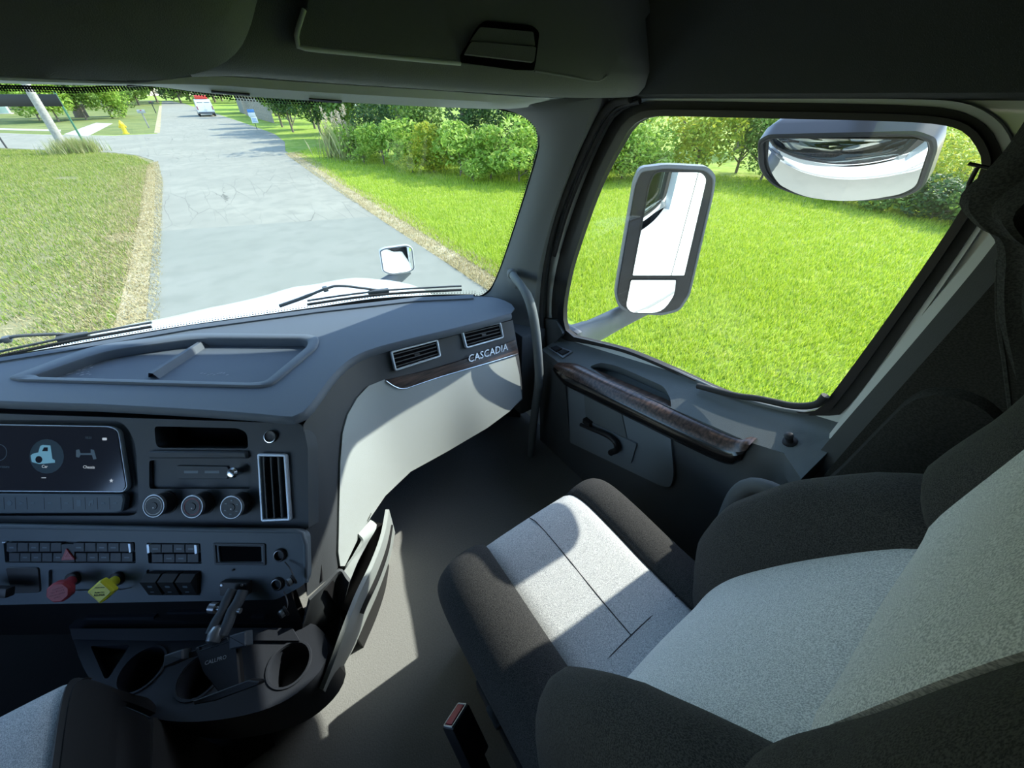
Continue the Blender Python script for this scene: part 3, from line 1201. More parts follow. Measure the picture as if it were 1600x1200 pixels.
# --- grab handle on the pillar
gh = thing('grab_handle', 'long grey grab handle bolted to the pillar beside the dashboard', 'grab handle', PXX(828, 690, .90))
hp = [(800, 428, .885), (806, 436, .865), (818, 452, .848), (828, 472, .842), (836, 510, .842), (841, 560, .846), (842, 595, .85), (836, 640, .86), (831, 690, .87), (828, 730, .88)]
hpts = V3(catmull([PXX(x, y, X) for x, y, X in hp], 44))
tube('handle_bar', hpts, [.016] * 6 + [.0185] * 38, M['door'], gh, 14)
lathe('mount_collar', Frame(hpts[0], Vector((0, 0, 1)), (hpts[3] - hpts[0])), (0, 0), [(.019, -.012), (.021, 0), (.019, .012), (.016, .014)], M['pillar'], gh, 16, True)
box('lower_mount', hpts[-1] + Vector((.02, .02, 0)), (.03, .025, .03), M['doorlow'], gh, .008)

fm_ = box('floor_shade_sheet', R3(-.95, 1.05, FLZ + .006), (.52, .45, .006), M['floor_shade'], None, .004)  # black sheet added to paint the shade of the driver footwell
tag(fm_, 'added black sheet painting the shade on the driver floor under the dashboard', 'shade sheet')
pd = thing('pedal_set', 'dark metal pedals over the black shade sheet on the driver floor', 'pedals', R3(-.75, 1.35, FLZ + .012))
for (dx, w_, h_) in ((-.10, .035, .05), (.12, .03, .10)):
    o_ = R3(-.75 + dx, 1.33, FLZ + .16)
    pax = (Vector((1, 0, 0)), Vector((0, .5, .866)), Vector((0, -.866, .5)))
    box('pedal_pad', o_, (w_, h_, .010), M['rubber'], pd, .004, pax)
    tube('pedal_arm', [o_ + Vector((0, .02, -.02)), o_ + Vector((0, .12, -.10)), o_ + Vector((0, .18, -.148))], .012, M['steel'], pd, 8)
# ================================================================== dashboard
DZ = -.68
KD = 1.0
SCL = KD


def PZD(x, y, z):
    return PZ(x, y, z * KD)


dash = thing('dashboard', 'wide dark truck dashboard with storage tray, centre screen and switch panels', 'dashboard', R3(.1, 1.1, -1.1))
lip_px = [(-160, 616), (0, 626), (150, 631), (300, 639), (400, 646), (440, 650), (462, 650), (476, 641), (492, 622), (520, 585), (545, 562), (575, 547), (620, 534), (700, 515), (760, 500), (798, 489)]
far_px = [(804, 482), (796, 473), (770, 464), (740, 463), (650, 467), (500, 484), (300, 511), (100, 546), (0, 562), (-160, 586)]
DT = Frame(R3(0, 0, DZ), Vector((1, 0, 0)), Vector((0, 0, 1)))
lip_ab = [tuple(p) for p in catmull([DT.ab(*p) for p in lip_px], 70)]
far_ab = [tuple(p) for p in catmull([DT.ab(*p) for p in far_px], 50)]
outer = lip_ab + far_ab
tray_c = [(12, 592), (150, 540), (300, 522), (485, 524), (500, 529), (496, 545), (424, 605), (395, 606), (30, 596)]
hole_c = [(56, 587), (165, 549), (304, 530), (470, 531), (482, 534), (479, 543), (414, 597), (392, 599), (64, 590)]
tray_ab = DT.abl(rpoly(tray_c, [8, 40, 30, 8, 6, 8, 14, 8, 4], 5))
hole_ab = DT.abl(rpoly(hole_c, [2, 36, 26, 5, 4, 5, 10, 6, 2], 5))
# top pad: flat with tray pocket, edges rolled over
v, f = holed_plate_vf(DT, outer, [hole_ab], 0, -.005, [.026])
mobj('dash_top', v, f, M['dash'], dash, 25)
def between(P, Q, t):
    return [(p[0] + (q[0] - p[0]) * t, p[1] + (q[1] - p[1]) * t) for p, q in zip(P, Q)]


loft('tray_rim', [[DT.w(a, b, c) for a, b in (pl_ + pl_[:1])] for pl_, c in ((tray_ab, -.002), (between(tray_ab, hole_ab, .02), .004), (between(tray_ab, hole_ab, .12), .007), (between(tray_ab, hole_ab, .80), .006), (between(tray_ab, hole_ab, .97), .002), (between(tray_ab, hole_ab, 1.0), -.010))], M['dash'], dash, 0, 50)
lip_w = [DT.w(a, b) for a, b in lip_ab]
nrm = []
for i, p in enumerate(lip_w):
    t = lip_w[min(i + 1, 69)] - lip_w[max(i - 1, 0)]
    nrm.append(Vector((t.y, -t.x, 0)).normalized())
loft('dash_lip', [lip_w, [p + n * .006 + Vector((0, 0, -.004)) for p, n in zip(lip_w, nrm)], [p + n * .009 + Vector((0, 0, -.014)) for p, n in zip(lip_w, nrm)],
                  [p + n * .004 + Vector((0, 0, -.026)) for p, n in zip(lip_w, nrm)], [p - n * .03 + Vector((0, 0, -.032)) for p, n in zip(lip_w, nrm)]], M['dash'], dash)
# tray divider
dv0, dv1 = DT.ab(318, 526), DT.ab(216, 590)
d_ = Vector((dv1[0] - dv0[0], dv1[1] - dv0[1], 0))
dl = d_.length
d_.normalize()
dn = Vector((-d_.y, d_.x, 0))
q0 = DT.w(*dv0)
sec = [(-.020, -.027), (-.010, -.012), (-.006, -.008), (.006, -.008), (.010, -.012), (.020, -.027)]
loft('tray_divider', [[q0 + d_ * (.016 + t * (dl - .05)) + dn * a + Vector((0, 0, c)) for a, c in sec] for t in (0, .5, 1)], M['dash'], dash)
# defroster strip along the glass
loft('defrost_strip', [[DT.w(*DT.ab(x, y + 5), .002) for x, y in far_px[3:]], [DT.w(*DT.ab(x, y + 1), .006) for x, y in far_px[3:]]], M['dash'], dash, .004)
loft('dash_rear_lip', [[DT.w(*DT.ab(x, y), -.001) for x, y in far_px[2:]], [PZ(x, y + 1, -.78) for x, y in far_px[2:]]], M['dash'], dash, .004)
# scuffs of dust on the tray floor
TF = DT.up(-.0258)
def scuff(spots, name):
    mb = MB()
    for (x, y, r) in spots:
        a, b = TF.ab(x, y)
        k = 7
        mb.add([TF.w(a + r * math.cos(2 * math.pi * i / k) * random.uniform(.6, 1.7), b + r * math.sin(2 * math.pi * i / k) * random.uniform(.3, .7), .0004) for i in range(k)], [tuple(range(k))])
    mb.build(name, mat('pale_dust', (.28, .30, .33), .9), dash)
scuff([(88 + random.uniform(-4, 64) * 1.0, 578 + random.uniform(-9, 8), random.uniform(.002, .006)) for _ in range(40)], 'dust_scuff')
scuff([(315 + i * 5, 584 + random.uniform(-2, 2), .004) for i in range(9)], 'dust_scuff')

# ---------------- centre panel
CP = frame3(PZD(475, 662, -.705), PZD(0, 648, -.705), PZD(475, 940, -1.05))
up_px = rpoly([(-200, 640), (473, 662), (481, 700), (482, 826), (-200, 812)], [0, 10, 4, 2, 0])
niche = CP.abl(rpoly([(241, 666), (372, 669), (386, 676), (388, 701), (244, 700)], [6, 8, 8, 6, 10]))
usbrec = CP.abl(rpoly([(233, 719), (384, 722), (393, 730), (392, 764), (233, 764)], [5, 6, 6, 6, 5]))
ventr = CP.abl(rpoly([(411, 715), (445, 715), (451, 806), (416, 808)], 3))
scrrec = CP.abl(rpoly([(-190, 655), (192, 657), (212, 690), (218, 806), (-190, 806)], [0, 20, 20, 18, 0]))
v, f = holed_plate_vf(CP, CP.abl(up_px), [niche, usbrec, ventr, scrrec], 0, -.05, [.07, .010, .03, .018])
mobj('centre_panel', v, f, M['panel'], dash, 25)
plate('niche_ledge', CP, CP.abl(rpoly([(236, 704), (388, 705), (390, 716), (236, 716)], 3)), 0, .010, M['panel'], dash, .004)
plate('niche_shade', CP, offset(niche, .002), -.0695, -.068, M['void'], dash, 0)  # black plate painted as the shade deep in the niche
uf = CP.up(-.010)
plate('socket_plate', uf, uf.abl(rpoly([(278, 727), (357, 728), (361, 736), (357, 748), (280, 748)], 2)), 0, .004, M['panel'], dash)
plate('usb_port', uf, uf.abl([(290, 735), (312, 735), (312, 739), (290, 739)]), .004, .0046, M['iconf'], dash, 0)
plate('usb_port', uf, uf.abl([(322, 735), (345, 735), (345, 739), (322, 739)]), .004, .0046, M['iconf'], dash, 0)
kb = CP.ab(371, 737)
lathe('key_stub', CP, kb, [(.010, -.01), (.010, .006), (.013, .008), (.014, .018), (.010, .024), (.004, .026)], M['chrome'], dash, 16)
# screen
scr = thing_part = plate('display', CP.up(-.004), CP.up(-.004).abl(rpoly([(-185, 661), (172, 667), (184, 672), (199, 760), (193, 768), (-185, 766)], [0, 16, 10, 8, 8, 0])), -.012, .004, M['screen'], dash, .001)
sf = CP.up(.0004)
so = sf.abl(rpoly([(-185, 660), (172, 666), (186, 672), (200, 761), (193, 769), (-185, 767)], [0, 16, 10, 8, 8, 0]))
ring('display_bezel', sf, so, .0022, -.010, .0016, M['brightframe'], scr, .0005)


def pxplate(name, fr, pts, c1, material, parent, c0=.0, ch=0, r=0):
    return plate(name, fr, fr.abl(rpoly(pts, r) if r else pts), c0, c1, material, parent, ch)


s2 = CP.up(.0002)
# truck symbol, glow behind, chassis symbol, captions
pxplate('symbol_glow', s2, circ(73, 713, 27, 20), .0001, M['icong'], scr)
pxplate('truck_symbol', s2, [(63, 697), (67, 695), (79, 696), (82, 717), (86, 719), (86, 723), (62, 725), (50, 722), (48, 712), (51, 709), (60, 707)], .0004, M['icon'], scr, .0001)
pxplate('truck_symbol_window', s2, [(69, 699), (75, 699), (75, 705), (66, 705)], .0006, M['screen'], scr, .0003)
pxplate('truck_symbol_wheel', s2, circ(61, 718, 5.5, 14), .0006, M['screen'], scr, .0003)
pxplate('chassis_symbol', s2, [(119, 703), (124, 702), (126, 708), (142, 708), (142, 702), (147, 703), (151, 717), (146, 718), (144, 711), (126, 711), (124, 715), (119, 714)], .0004, M['iconf'], scr, .0001)
text('caption', 'Car', s2, s2.ab(70, 729), .011, M['iconw'], scr, ext=.0002)
text('caption', 'Chassis', s2, s2.ab(139, 730), .011, M['iconw'], scr, ext=.0002)
text('caption', 'Temperature', s2, s2.ab(0, 729), .010, M['iconf'], scr, ext=.0002)
pxplate('menu_symbol', s2, rpoly([(160, 684), (167, 684), (167, 688), (160, 688)], 1), .0004, M['iconw'], scr)
st = []
for k in range(10):
    r_ = 3.4 if k % 2 == 0 else 1.5
    st.append((174 + r_ * math.sin(k * math.pi / 5), 751 - r_ * math.cos(k * math.pi / 5)))
pxplate('star_symbol', s2, st, .0004, M['iconw'], scr)
ring('gauge_symbol', s2, s2.abl(circ(-2, 707, 13, 24)), .0012, 0, .0004, M['iconf'], scr, .0001)
text('clock', '10:21', s2, s2.ab(138, 684), .009, M['iconf'], scr, ext=.0002)
pxplate('page_mark', s2, [(65, 746), (72, 746), (72, 747), (65, 747)], .0004, M['iconw'], scr)
# key strip below the screen
ks = plate('key_strip', CP, CP.abl(rpoly([(-185, 770), (194, 772), (196, 780), (193, 798), (185, 801), (-185, 803)], [0, 6, 3, 6, 5, 0])), -.012, .004, M['switchpanel'], dash, .003)
k2 = CP.up(.004)
for i, cx in enumerate((-3, 15, 33, 51, 78, 104, 123, 142, 161, 180)):
    if i:
        pxplate('key_gap', k2, [(cx - 9.5, 777), (cx - 9, 777), (cx - 8, 796), (cx - 8.5, 796)], .0003, M['black'], ks)
    if i in (1, 2, 6, 7):
        pxplate('key_symbol', k2, {1: circ(15, 786, 4, 10), 2: [(31, 783), (37, 786), (31, 789)], 6: rpoly([(120, 781), (127, 781), (127, 791), (120, 791)], 1), 7: [(138, 790), (140, 783), (146, 781), (146, 788), (144, 789), (144, 785), (142, 786), (141, 791)]}[i], .0005, M['iconf'], ks)
    else:
        pxplate('key_symbol', k2, [(cx - 3, 785), (cx + 3, 785), (cx + 3, 787), (cx - 3, 787)], .0005, M['iconf'], ks)
# climate knobs
for i, (x, y) in enumerate(((253, 797), (311, 798), (370, 799))):
    a, b = CP.ab(x + 8, y - 12)
    kf = CP
    kn = lathe('climate_knob', kf, (a, b), [(.030, 0), (.030, .002), (.0275, .003), (.0265, .030), (.028, .033), (.027, .036), (.022, .0365)], M['black'], dash, 28)
    lathe('knob_ring', kf, (a, b), [(.0268, .030), (.0295, .031), (.0295, .036), (.0280, .0375), (.0268, .0375), (.0268, .034)], M['steel'], kn, 28, True)
    lathe('knob_face', kf, (a, b), [(.0262, .036), (.0262, .0372), (.010, .0366), (.009, .0380)], M['panel'], kn, 28)
    if i == 0:
        v, f = ring_vf(kf.up(.0372), circ(a, b, .0225, 28), .0018, 0, .0006, .0002)
        mobj('knob_scale', v, f, M['whiteprint'], kn)
    elif i == 1:
        v, f = ring_vf(kf.up(.0372), circ(a, b, .021, 28), .0012, 0, .0006, .0002)
        mobj('knob_scale', v, f, M['redknob'], kn)
    else:
        for k in range(6):
            w = k * math.pi / 3 + .5
            plate('mode_symbol', kf.up(.0372), rrect(a + .017 * math.cos(w) - .003, a + .017 * math.cos(w) + .003, b + .017 * math.sin(w) - .0015, b + .017 * math.sin(w) + .0015, .0005, 1), 0, .0005, M['iconf'], kn, 0)
    lathe('knob_pointer', kf.up(.0375), (a, b - .004), [(.0022, 0), (.0018, .0008)], M['whiteprint'], kn, 10)
# start button and upright vent
a, b = CP.ab(424, 682)
bt = lathe('start_button', CP, (a, b), [(.0165, 0), (.0165, .005), (.0145, .007), (.0125, .006), (.004, .0062)], M['black'], dash, 24)
lathe('button_ring', CP, (a, b), [(.0145, .004), (.0160, .0045), (.0160, .0075), (.0145, .0078), (.0142, .006)], M['chrome'], bt, 24, True)


def vent(fr, px, nsl, along, parent, mat_frame, deep=.0, wd=.0065):
    """frame, black plate painted as inner shade, slats as pieces"""
    outer = fr.abl(rpoly(px, 4))
    vn = ring('vent', fr, outer, wd, -.004, .010, mat_frame, parent, .002)
    inn = offset(outer, wd)
    plate('throat_shade', fr, inn, -deep - .002, -deep, M['void'], vn, 0)  # black plate painted as the shade inside the vent
    c = fr.abl(px)
    A, B, C, D = [Vector((p[0], p[1], 0)) for p in c]
    for k in range(nsl):
        t = (k + 1) / (nsl + 1)
        if along == 'u':
            s, e = A.lerp(D, t), B.lerp(C, t)
        else:
            s, e = A.lerp(B, t), D.lerp(C, t)
        dirv = (e - s).normalized()
        s, e = s + dirv * .008, e - dirv * .008
        nn = Vector((-dirv.y, dirv.x, 0))
        h = .0016
        v, f = box_vf(fr.w((s.x + e.x) / 2, (s.y + e.y) / 2, .0005), ((e - s).length / 2, h, .004 + deep / 2), (fr.e1 * dirv.x + fr.e2 * dirv.y, fr.e1 * nn.x + fr.e2 * nn.y, fr.n))
        mobj('slat', v, f, M['fascia'], vn)
    m_ = (A + B + C + D) / 4
    if along == 'u':
        dirv = (B - A).normalized()
    else:
        dirv = (D - A).normalized()
    nn = Vector((-dirv.y, dirv.x, 0))
    v, f = bbox_vf(fr.w(m_.x, m_.y, .004), (.010, .004, .004), .001, (fr.e1 * dirv.x + fr.e2 * dirv.y, fr.e1 * nn.x + fr.e2 * nn.y, fr.n))
    mobj('vent_tab', v, f, M['black'], vn)
    return vn


vent(CP.up(.001), [(405, 708), (450, 709), (457, 812), (411, 814)], 3, 'v', dash, M['brightframe'], .018, .0075)

# ---------------- switch panel below
CQ = CP.up(.022)
sp_px = rpoly([(-200, 818), (466, 830), (477, 837), (479, 912), (432, 937), (-200, 949)], [0, 8, 8, 14, 8, 0])
slotL = CQ.abl(rpoly([(5, 845), (211, 847), (212, 880), (8, 879)], 2))
slotR = CQ.abl(rpoly([(229, 848), (313, 849), (315, 881), (232, 880)], 2))
disp = CQ.abl(rpoly([(341, 853), (408, 854), (409, 878), (343, 878)], 2))
rockr = CQ.abl(rpoly([(228, 890), (315, 891), (314, 930), (234, 930)], 4))
valv = CQ.abl(rpoly([(76, 890), (208, 890), (208, 918), (190, 922), (76, 924)], 4))
spn = MB()
v, f = holed_plate_vf(CQ, CQ.abl(sp_px), [slotL, slotR, disp, rockr, valv], 0, -.024, [.008, .008, .012, .006, .006])
spo = mobj('switch_panel', v, f, M['switchpanel'], dash, 25)
tube('panel_edge', [CQ.w(*CQ.ab(x, y), -.002) for x, y in catmull([(-200, 819), (200, 826), (440, 830), (462, 831), (474, 836), (477, 850), (478, 910)], 40)], .006, M['switchpanel'], dash, 8)


def keys(fr, x0, x1, y0, y1, n, skip=()):
    for r_ in range(2):
        ya, yb = (y0, (y0 + y1) / 2 - 1.5) if r_ == 0 else ((y0 + y1) / 2 + 1.0, y1)
        for k in range(n):
            if (r_, k) in skip:
                continue
            xa = x0 + (x1 - x0) * k / n + r_ * 1.5
            xb = x0 + (x1 - x0) * (k + 1) / n + r_ * 1.5
            kk = plate('toggle_key', fr, fr.abl([(xa + .5, ya), (xb - .5, ya), (xb - .2, yb), (xa + .2, yb)]), -.008, .003 - .003 * r_, M['panel'], spo, .001)
            if (k + r_) % 3 != 1:
                plate('key_symbol', fr.up(.003 - .003 * r_), fr.abl([(xa + 5, ya + 6), (xb - 5, ya + 6), (xb - 5, ya + 8), (xa + 5, ya + 8)]), 0, .0004, M['iconf'], kk, 0)


keys(CQ, 12, 98, 848, 878, 5)
keys(CQ, 116, 206, 848, 878, 5)
keys(CQ, 235, 309, 850, 879, 4)
for pts in ([(202, 849), (206, 849), (207, 862), (204, 863)], [(231, 850), (235, 850), (236, 863), (232, 864)], [(305, 851), (309, 851), (310, 864), (306, 865)], [(6, 846), (11, 846), (11, 848), (6, 848)]):
    plate('bright_edge', CQ, CQ.abl(pts), -.004, .004, M['brightframe'], spo, .0005)
hz = plate('hazard_key', CQ, CQ.abl([(97, 850), (117, 850), (118, 878), (98, 878)]), -.008, .002, M['panel'], spo, .001)
plate('hazard_triangle', CQ.up(.002), CQ.up(.002).abl(rpoly([(105, 856), (119, 874), (97, 875)], 2)), 0, .003, M['red'], hz, .0008)
ring('hazard_mark', CQ.up(.005), CQ.up(.005).abl([(105.5, 861), (113, 872), (100, 872.5)]), .0016, 0, .0004, mat('pale_red', (.5, .15, .18), .5), hz, .0001)
ring('tripmeter_frame', CQ, CQ.abl(rpoly([(334, 848), (415, 849), (416, 883), (336, 882)], 2)), .006, -.004, .003, M['panel'], spo)
plate('tripmeter_glass', CQ, offset(disp, .001), -.012, -.004, M['void'], spo, 0)
lathe('reset_pin', CQ, CQ.ab(365, 890), [(.003, 0), (.003, .003), (.001, .004)], M['black'], spo, 10)
# rocker switches
for k in range(3):
    x0 = 231 + k * 27
    rs = MB()
    o1 = CQ.abl([(x0 + 2, 894), (x0 + 26, 894), (x0 + 26, 928), (x0 + 5, 928)])
    n = 4
    v = [CQ.w(a, b, -.005) for a, b in o1] + [CQ.w(*CQ.ab(x0 + 2, 894), .010), CQ.w(*CQ.ab(x0 + 26, 894), .010), CQ.w(*CQ.ab(x0 + 26, 928), .006), CQ.w(*CQ.ab(x0 + 5, 928), .006)] + \
        [CQ.w(*CQ.ab(x0, 904), .022), CQ.w(*CQ.ab(x0 + 24, 904), .022)]
    f = [(0, 1, 5, 4), (2, 3, 7, 6), (4, 5, 9, 8), (8, 9, 6, 7), (0, 4, 8, 7, 3), (1, 2, 6, 9, 5), (0, 3, 2, 1)]
    rk = mobj('rocker_switch', v, f, M['black'], spo)
    rf_ = Frame(v[8].lerp(v[6], .5), v[9] - v[8], (v[9] - v[8]).cross(v[8] - v[7]) * (1 if (v[9] - v[8]).cross(v[8] - v[7]).dot(CQ.n) > 0 else -1))
    plate('switch_symbol', rf_, rrect(-.006, .006, .004, .010, .002, 2), 0, .0006, M['iconf'], rk, 0)
    plate('switch_symbol', rf_, rrect(-.005, .005, -.012, -.009, .001, 1), 0, .0006, M['iconf'], rk, 0)
# power sockets with caps on straps
for (x, y, cx, cy, pth) in ((438, 867, 469, 902, [(448, 876), (458, 884), (465, 893), (468, 898)]), (434, 912, 455, 950, [(446, 922), (453, 930), (457, 940), (456, 946)])):
    a, b = CQ.ab(x, y)
    sk = lathe('power_socket', CQ, (a, b), [(.0165, 0), (.0165, .004), (.0135, .006), (.0115, .006), (.0115, -.004), (.002, -.004)], M['black'], spo, 24)
    lathe('socket_ring', CQ, (a, b), [(.0118, .003), (.0135, .0045), (.0135, .0072), (.0118, .0078), (.0112, .005)], M['steel'], sk, 24, True)
    pp = [CQ.w(*CQ.ab(*p), .008 + .006 * i) for i, p in enumerate(pth)]
    tube('cap_strap', V3(catmull(pp, 14)), .0016, M['black'], sk, 6)
    cf = Frame(pp[-1], CQ.e1, (CQ.n * .6 - CQ.e1 * .6 - CQ.e2 * .4))
    lathe('socket_cap', cf, (0, 0), [(.011, -.004), (.0125, -.003), (.0125, .001), (.009, .002), (.009, .014), (.006, .016)], M['black'], sk, 18)
    lathe('cap_band', cf, (0, 0, True), [(.0092, .004), (.0096, .005), (.0096, .011), (.0092, .012)], M['steel'], sk, 18)
# park brake knobs: red octagon and yellow diamond on stems
for (nm, lab, sx, sy, kx, ky, mt, n, r_, rot, lines) in (
        ('valve_knob', 'red eight-sided air brake knob', 112, 905, 92, 925, M['redknob'], 8, .026, math.pi / 8, ('TRAILER', 'AIR SUPPLY', 'PUSH')),
        ('valve_knob', 'yellow diamond-shaped parking brake knob', 181, 905, 158, 924, M['yellow'], 4, .030, 0, ('PUSH TO', 'RELEASE'))):
    s0 = CQ.w(*CQ.ab(sx, sy), -.006)
    K = CQ.up(.055)
    k0 = K.w(*K.ab(kx, ky))
    ax = (k0 - s0).normalized()
    kfr = Frame(k0, CQ.e1, (ax * .5 + CQ.n * .5))
    kn = plate(nm, kfr, rpoly([(r_ * math.cos(rot + 2 * math.pi * i / n), r_ * math.sin(rot + 2 * math.pi * i / n)) for i in range(n)], .006 if n == 4 else .004), -.012, .004, mt, spo, .004)
    kn['label'] = lab
    tube('knob_stem', [s0, s0.lerp(k0, .5), k0 - ax * .008], [.011, .013, .015], mt, kn, 16)
    lathe('stem_collar', CQ.up(-.006), CQ.ab(sx + 1, sy), [(.017, 0), (.017, .010), (.013, .012)], M['black'], kn, 18)
    ff = kfr.up(.0042)
    if n == 4:
        ring('knob_rim', ff, rpoly([(.024 * math.cos(math.pi / 2 * i), .024 * math.sin(math.pi / 2 * i)) for i in range(4)], .005), .0012, 0, .0006, mat('pale_yellow', (.7, .68, .2), .5), kn, .0002)
        for q, (s_, yy) in enumerate((('PARKING BRAKE', .011), ('PUSH TO', -.001), ('RELEASE', -.007))):
            text('knob_print', s_, ff, (0, yy), (.0028, .0050, .0062)[q], M['ink'], kn, ext=.0002)
    else:
        for q, (s_, yy) in enumerate((('TRAILER', .010), ('AIR SUPPLY', .003), ('PUSH TO SUPPLY', -.004), ('PULL', -.011))):
            text('knob_print', s_, ff, (0, yy), (.006, .0055, .0042, .0055)[q], mat('pale_red', (.5, .15, .18), .5), kn, ext=.0002, rot=.25)
plate('key_recess', CQ, CQ.abl(rpoly([(10, 886), (62, 886), (65, 925), (20, 927)], 5)), 0, .003, M['black'], spo)
box('trailer_lever', CQ.w(*CQ.ab(20, 912), .04), (.05, .012, .010), M['black'], spo, .005, CQ.ax())

plate('panel_backing', CP, CP.abl([(-200, 642), (474, 664), (478, 930), (-200, 944)]), -.085, -.078, M['black'], dash, 0)
# ---------------- passenger fascia
ftop = [(474, 664, -.705), (486, 645, -.705), (505, 618, -.705), (540, 580, -.705), (575, 558, -.705), (620, 546, -.712), (700, 527, -.735), (760, 511, -.755), (801, 500, -.768)]
fbot = [(480, 932, -1.10), (500, 915, -1.10), (527, 889, -1.10), (560, 832, -1.10), (600, 772, -1.10), (640, 735, -1.11), (700, 702, -1.135), (760, 668, -1.11), (817, 624, -1.07)]
ft, fb = [PZD(*p) for p in ftop], [PZD(*p) for p in fbot]
ft, fb = V3(catmull(ft, 60)), V3(catmull(fb, 60))
rows = []
for k in range(11):
    t = k / 10
    rows.append([a.lerp(b, t) + Vector((0, -.012 * math.sin(math.pi * t) * min(1, i / 14), 0)) for i, (a, b) in enumerate(zip(ft, fb))])
under = [[p + Vector((.0, .05, -.012)) for p in fb], [p + Vector((.05, .45, -.02)) for p in fb]]
v, f = loft_vf(rows + under)
FS = Surf(*loft_vf(rows))
mobj('fascia', v, f, M['fascia'], dash, True)
loft('fascia_filler', [[p + Vector((0, .045, -.028)) for p in lip_w[44:]], [p + Vector((0, .035, 0)) for p in V3(resample([ft[i] for i in range(24, 60)], 26))]], M['fascia'], dash)
# end cap towards the door
loft('fascia_end', [[r_[-1] for r_ in rows], [r_[-1] + Vector((.004, .3, 0)) for r_ in rows]], M['fascia'], dash)
light_px = [(600, 593), (575, 603), (556, 622), (541, 648), (533, 676), (529, 720), (527, 800), (526, 862), (529, 884), (536, 884), (560, 834), (578, 806), (600, 774), (640, 736), (700, 703), (760, 668), (795, 642),
            (814, 622), (810, 585), (803, 553), (740, 571), (690, 587), (645, 603), (624, 607), (612, 602)]
lp = patch('glovebox_cover', light_px, FS, .007, .008, M['light'], dash, 12)
wood_px = [(601, 594), (612, 591), (660, 580), (700, 569), (760, 550), (803, 531), (808, 552), (760, 566), (690, 586), (645, 601), (628, 606), (614, 602)]
patch('wood_trim', wood_px, FS, .011, .012, M['wood'], dash, 8)
tube('trim_line', [FS.hit(*p)[0] + FS.hit(*p)[1] * .011 for p in catmull([(602, 595), (614, 603), (628, 607), (645, 602), (690, 587), (760, 567), (806, 553)], 40)], .0016, M['chrome'], dash, 6)
tube('trim_line', [FS.hit(*p)[0] + FS.hit(*p)[1] * .009 for p in catmull([(640, 585), (700, 568), (760, 549), (801, 532)], 30)], .0012, M['black'], dash, 6)
for px in ([(609, 549), (683, 530), (688, 557), (616, 580)], [(720, 517), (781, 503), (786, 528), (727, 545)]):
    h = FS.hit(sum(p[0] for p in px) / 4, sum(p[1] for p in px) / 4)
    r_ = FS.hit(*px[1])[0] - FS.hit(*px[0])[0]
    vent(Frame(h[0] + h[1] * .006, r_, h[1]), px, 4, 'u', dash, M['brightframe'], .0, .0065)
h = FS.hit(762, 553)
em = Frame(h[0] + h[1] * .012, FS.hit(790, 543)[0] - FS.hit(733, 561)[0], h[1])
e0, e1 = em.ab(732, 560), em.ab(793, 544)
wd = e1[0] - e0[0]
v, f = text_vf('CASCADIA', em, (0, 0), 1.0, ext=.0, shear=.25)
xs = [(p - em.o).dot(em.e1) for p in v]
k_ = wd / (max(xs) - min(xs))
mid_ab = em.ab(762, 552)
text('emblem', 'CASCADIA', em, mid_ab, k_, M['emblem'], dash, ext=.002, shear=.25)
text('small_mark', 'AIRBAG', Frame(FS.hit(574, 808)[0] + FS.hit(574, 808)[1] * .0075, FS.hit(578, 800)[0] - FS.hit(570, 816)[0], FS.hit(574, 808)[1]), (0, 0), .008, M['ink'], dash, ext=.0002)

# ---------------- side wall of the console with the map pocket
rim = [(608, 796, -1.13), (600, 838, -1.13), (584, 882, -1.13), (562, 928, -1.13), (540, 985, -1.15), (522, 1035, -1.20), (505, 1078, -1.26)]
bas = [(613, 858, FLZ), (604, 890, FLZ), (588, 935, FLZ), (572, 972, FLZ), (552, 1015, FLZ), (530, 1050, FLZ), (506, 1092, FLZ)]
ra, rb = V3(catmull([PZD(*p) for p in rim], 30)), V3(catmull([PZ(*p) for p in bas], 30))
cs = thing('console_pocket', 'light grey map pocket wall at the side of the dashboard console', 'map pocket', R3(0, .75, FLZ))
loft('pocket_wall', [ra, [a.lerp(b, .5) + Vector((.012, -.012, 0)) for a, b in zip(ra, rb)], rb], M['light'], cs, .012)
rim2 = [(579, 812, -1.10), (589, 822, -1.12), (575, 848, -1.13), (560, 876, -1.13), (548, 905, -1.14)]
rim3 = [(560, 834, -1.09), (568, 846, -1.10), (556, 868, -1.11), (545, 882, -1.11), (536, 894, -1.12)]
loft('pocket_lip', [V3(catmull([PZD(*p) for p in rim3], 16)), V3(catmull([PZD(*p) for p in rim2], 16))], M['light'], cs, .010)
ra2 = [p + Vector((-.06, .06, .0)) for p in ra[:17]]
loft('pocket_back', [[p + Vector((0, 0, .02)) for p in ra2], [Vector((p.x, p.y, HC + FLZ)) for p in ra2]], M['black'], cs, .01)
loft('pocket_floor', [[p + Vector((-.004, .004, -.10)) for p in ra[:17]], [p + Vector((0, 0, -.10)) for p in ra2]], M['black'], cs, .006)
LS = PZD(520, 935, -1.16)
lower = loft('column_base', [V3(catmull([PZD(*p) for p in ((482, 934, -1.10), (505, 912, -1.10), (530, 888, -1.10), (548, 905, -1.12))], 16)),
                             V3(catmull([PZD(*p) for p in ((470, 985, -1.22), (490, 985, -1.25), (515, 968, -1.28), (532, 960, -1.28))], 16)),
                             V3(catmull([PZD(*p) for p in ((440, 1060, FLZ / KD), (470, 1060, FLZ / KD), (500, 1040, FLZ / KD), (520, 1020, FLZ / KD))], 16))], M['fascia'], cs, .01)
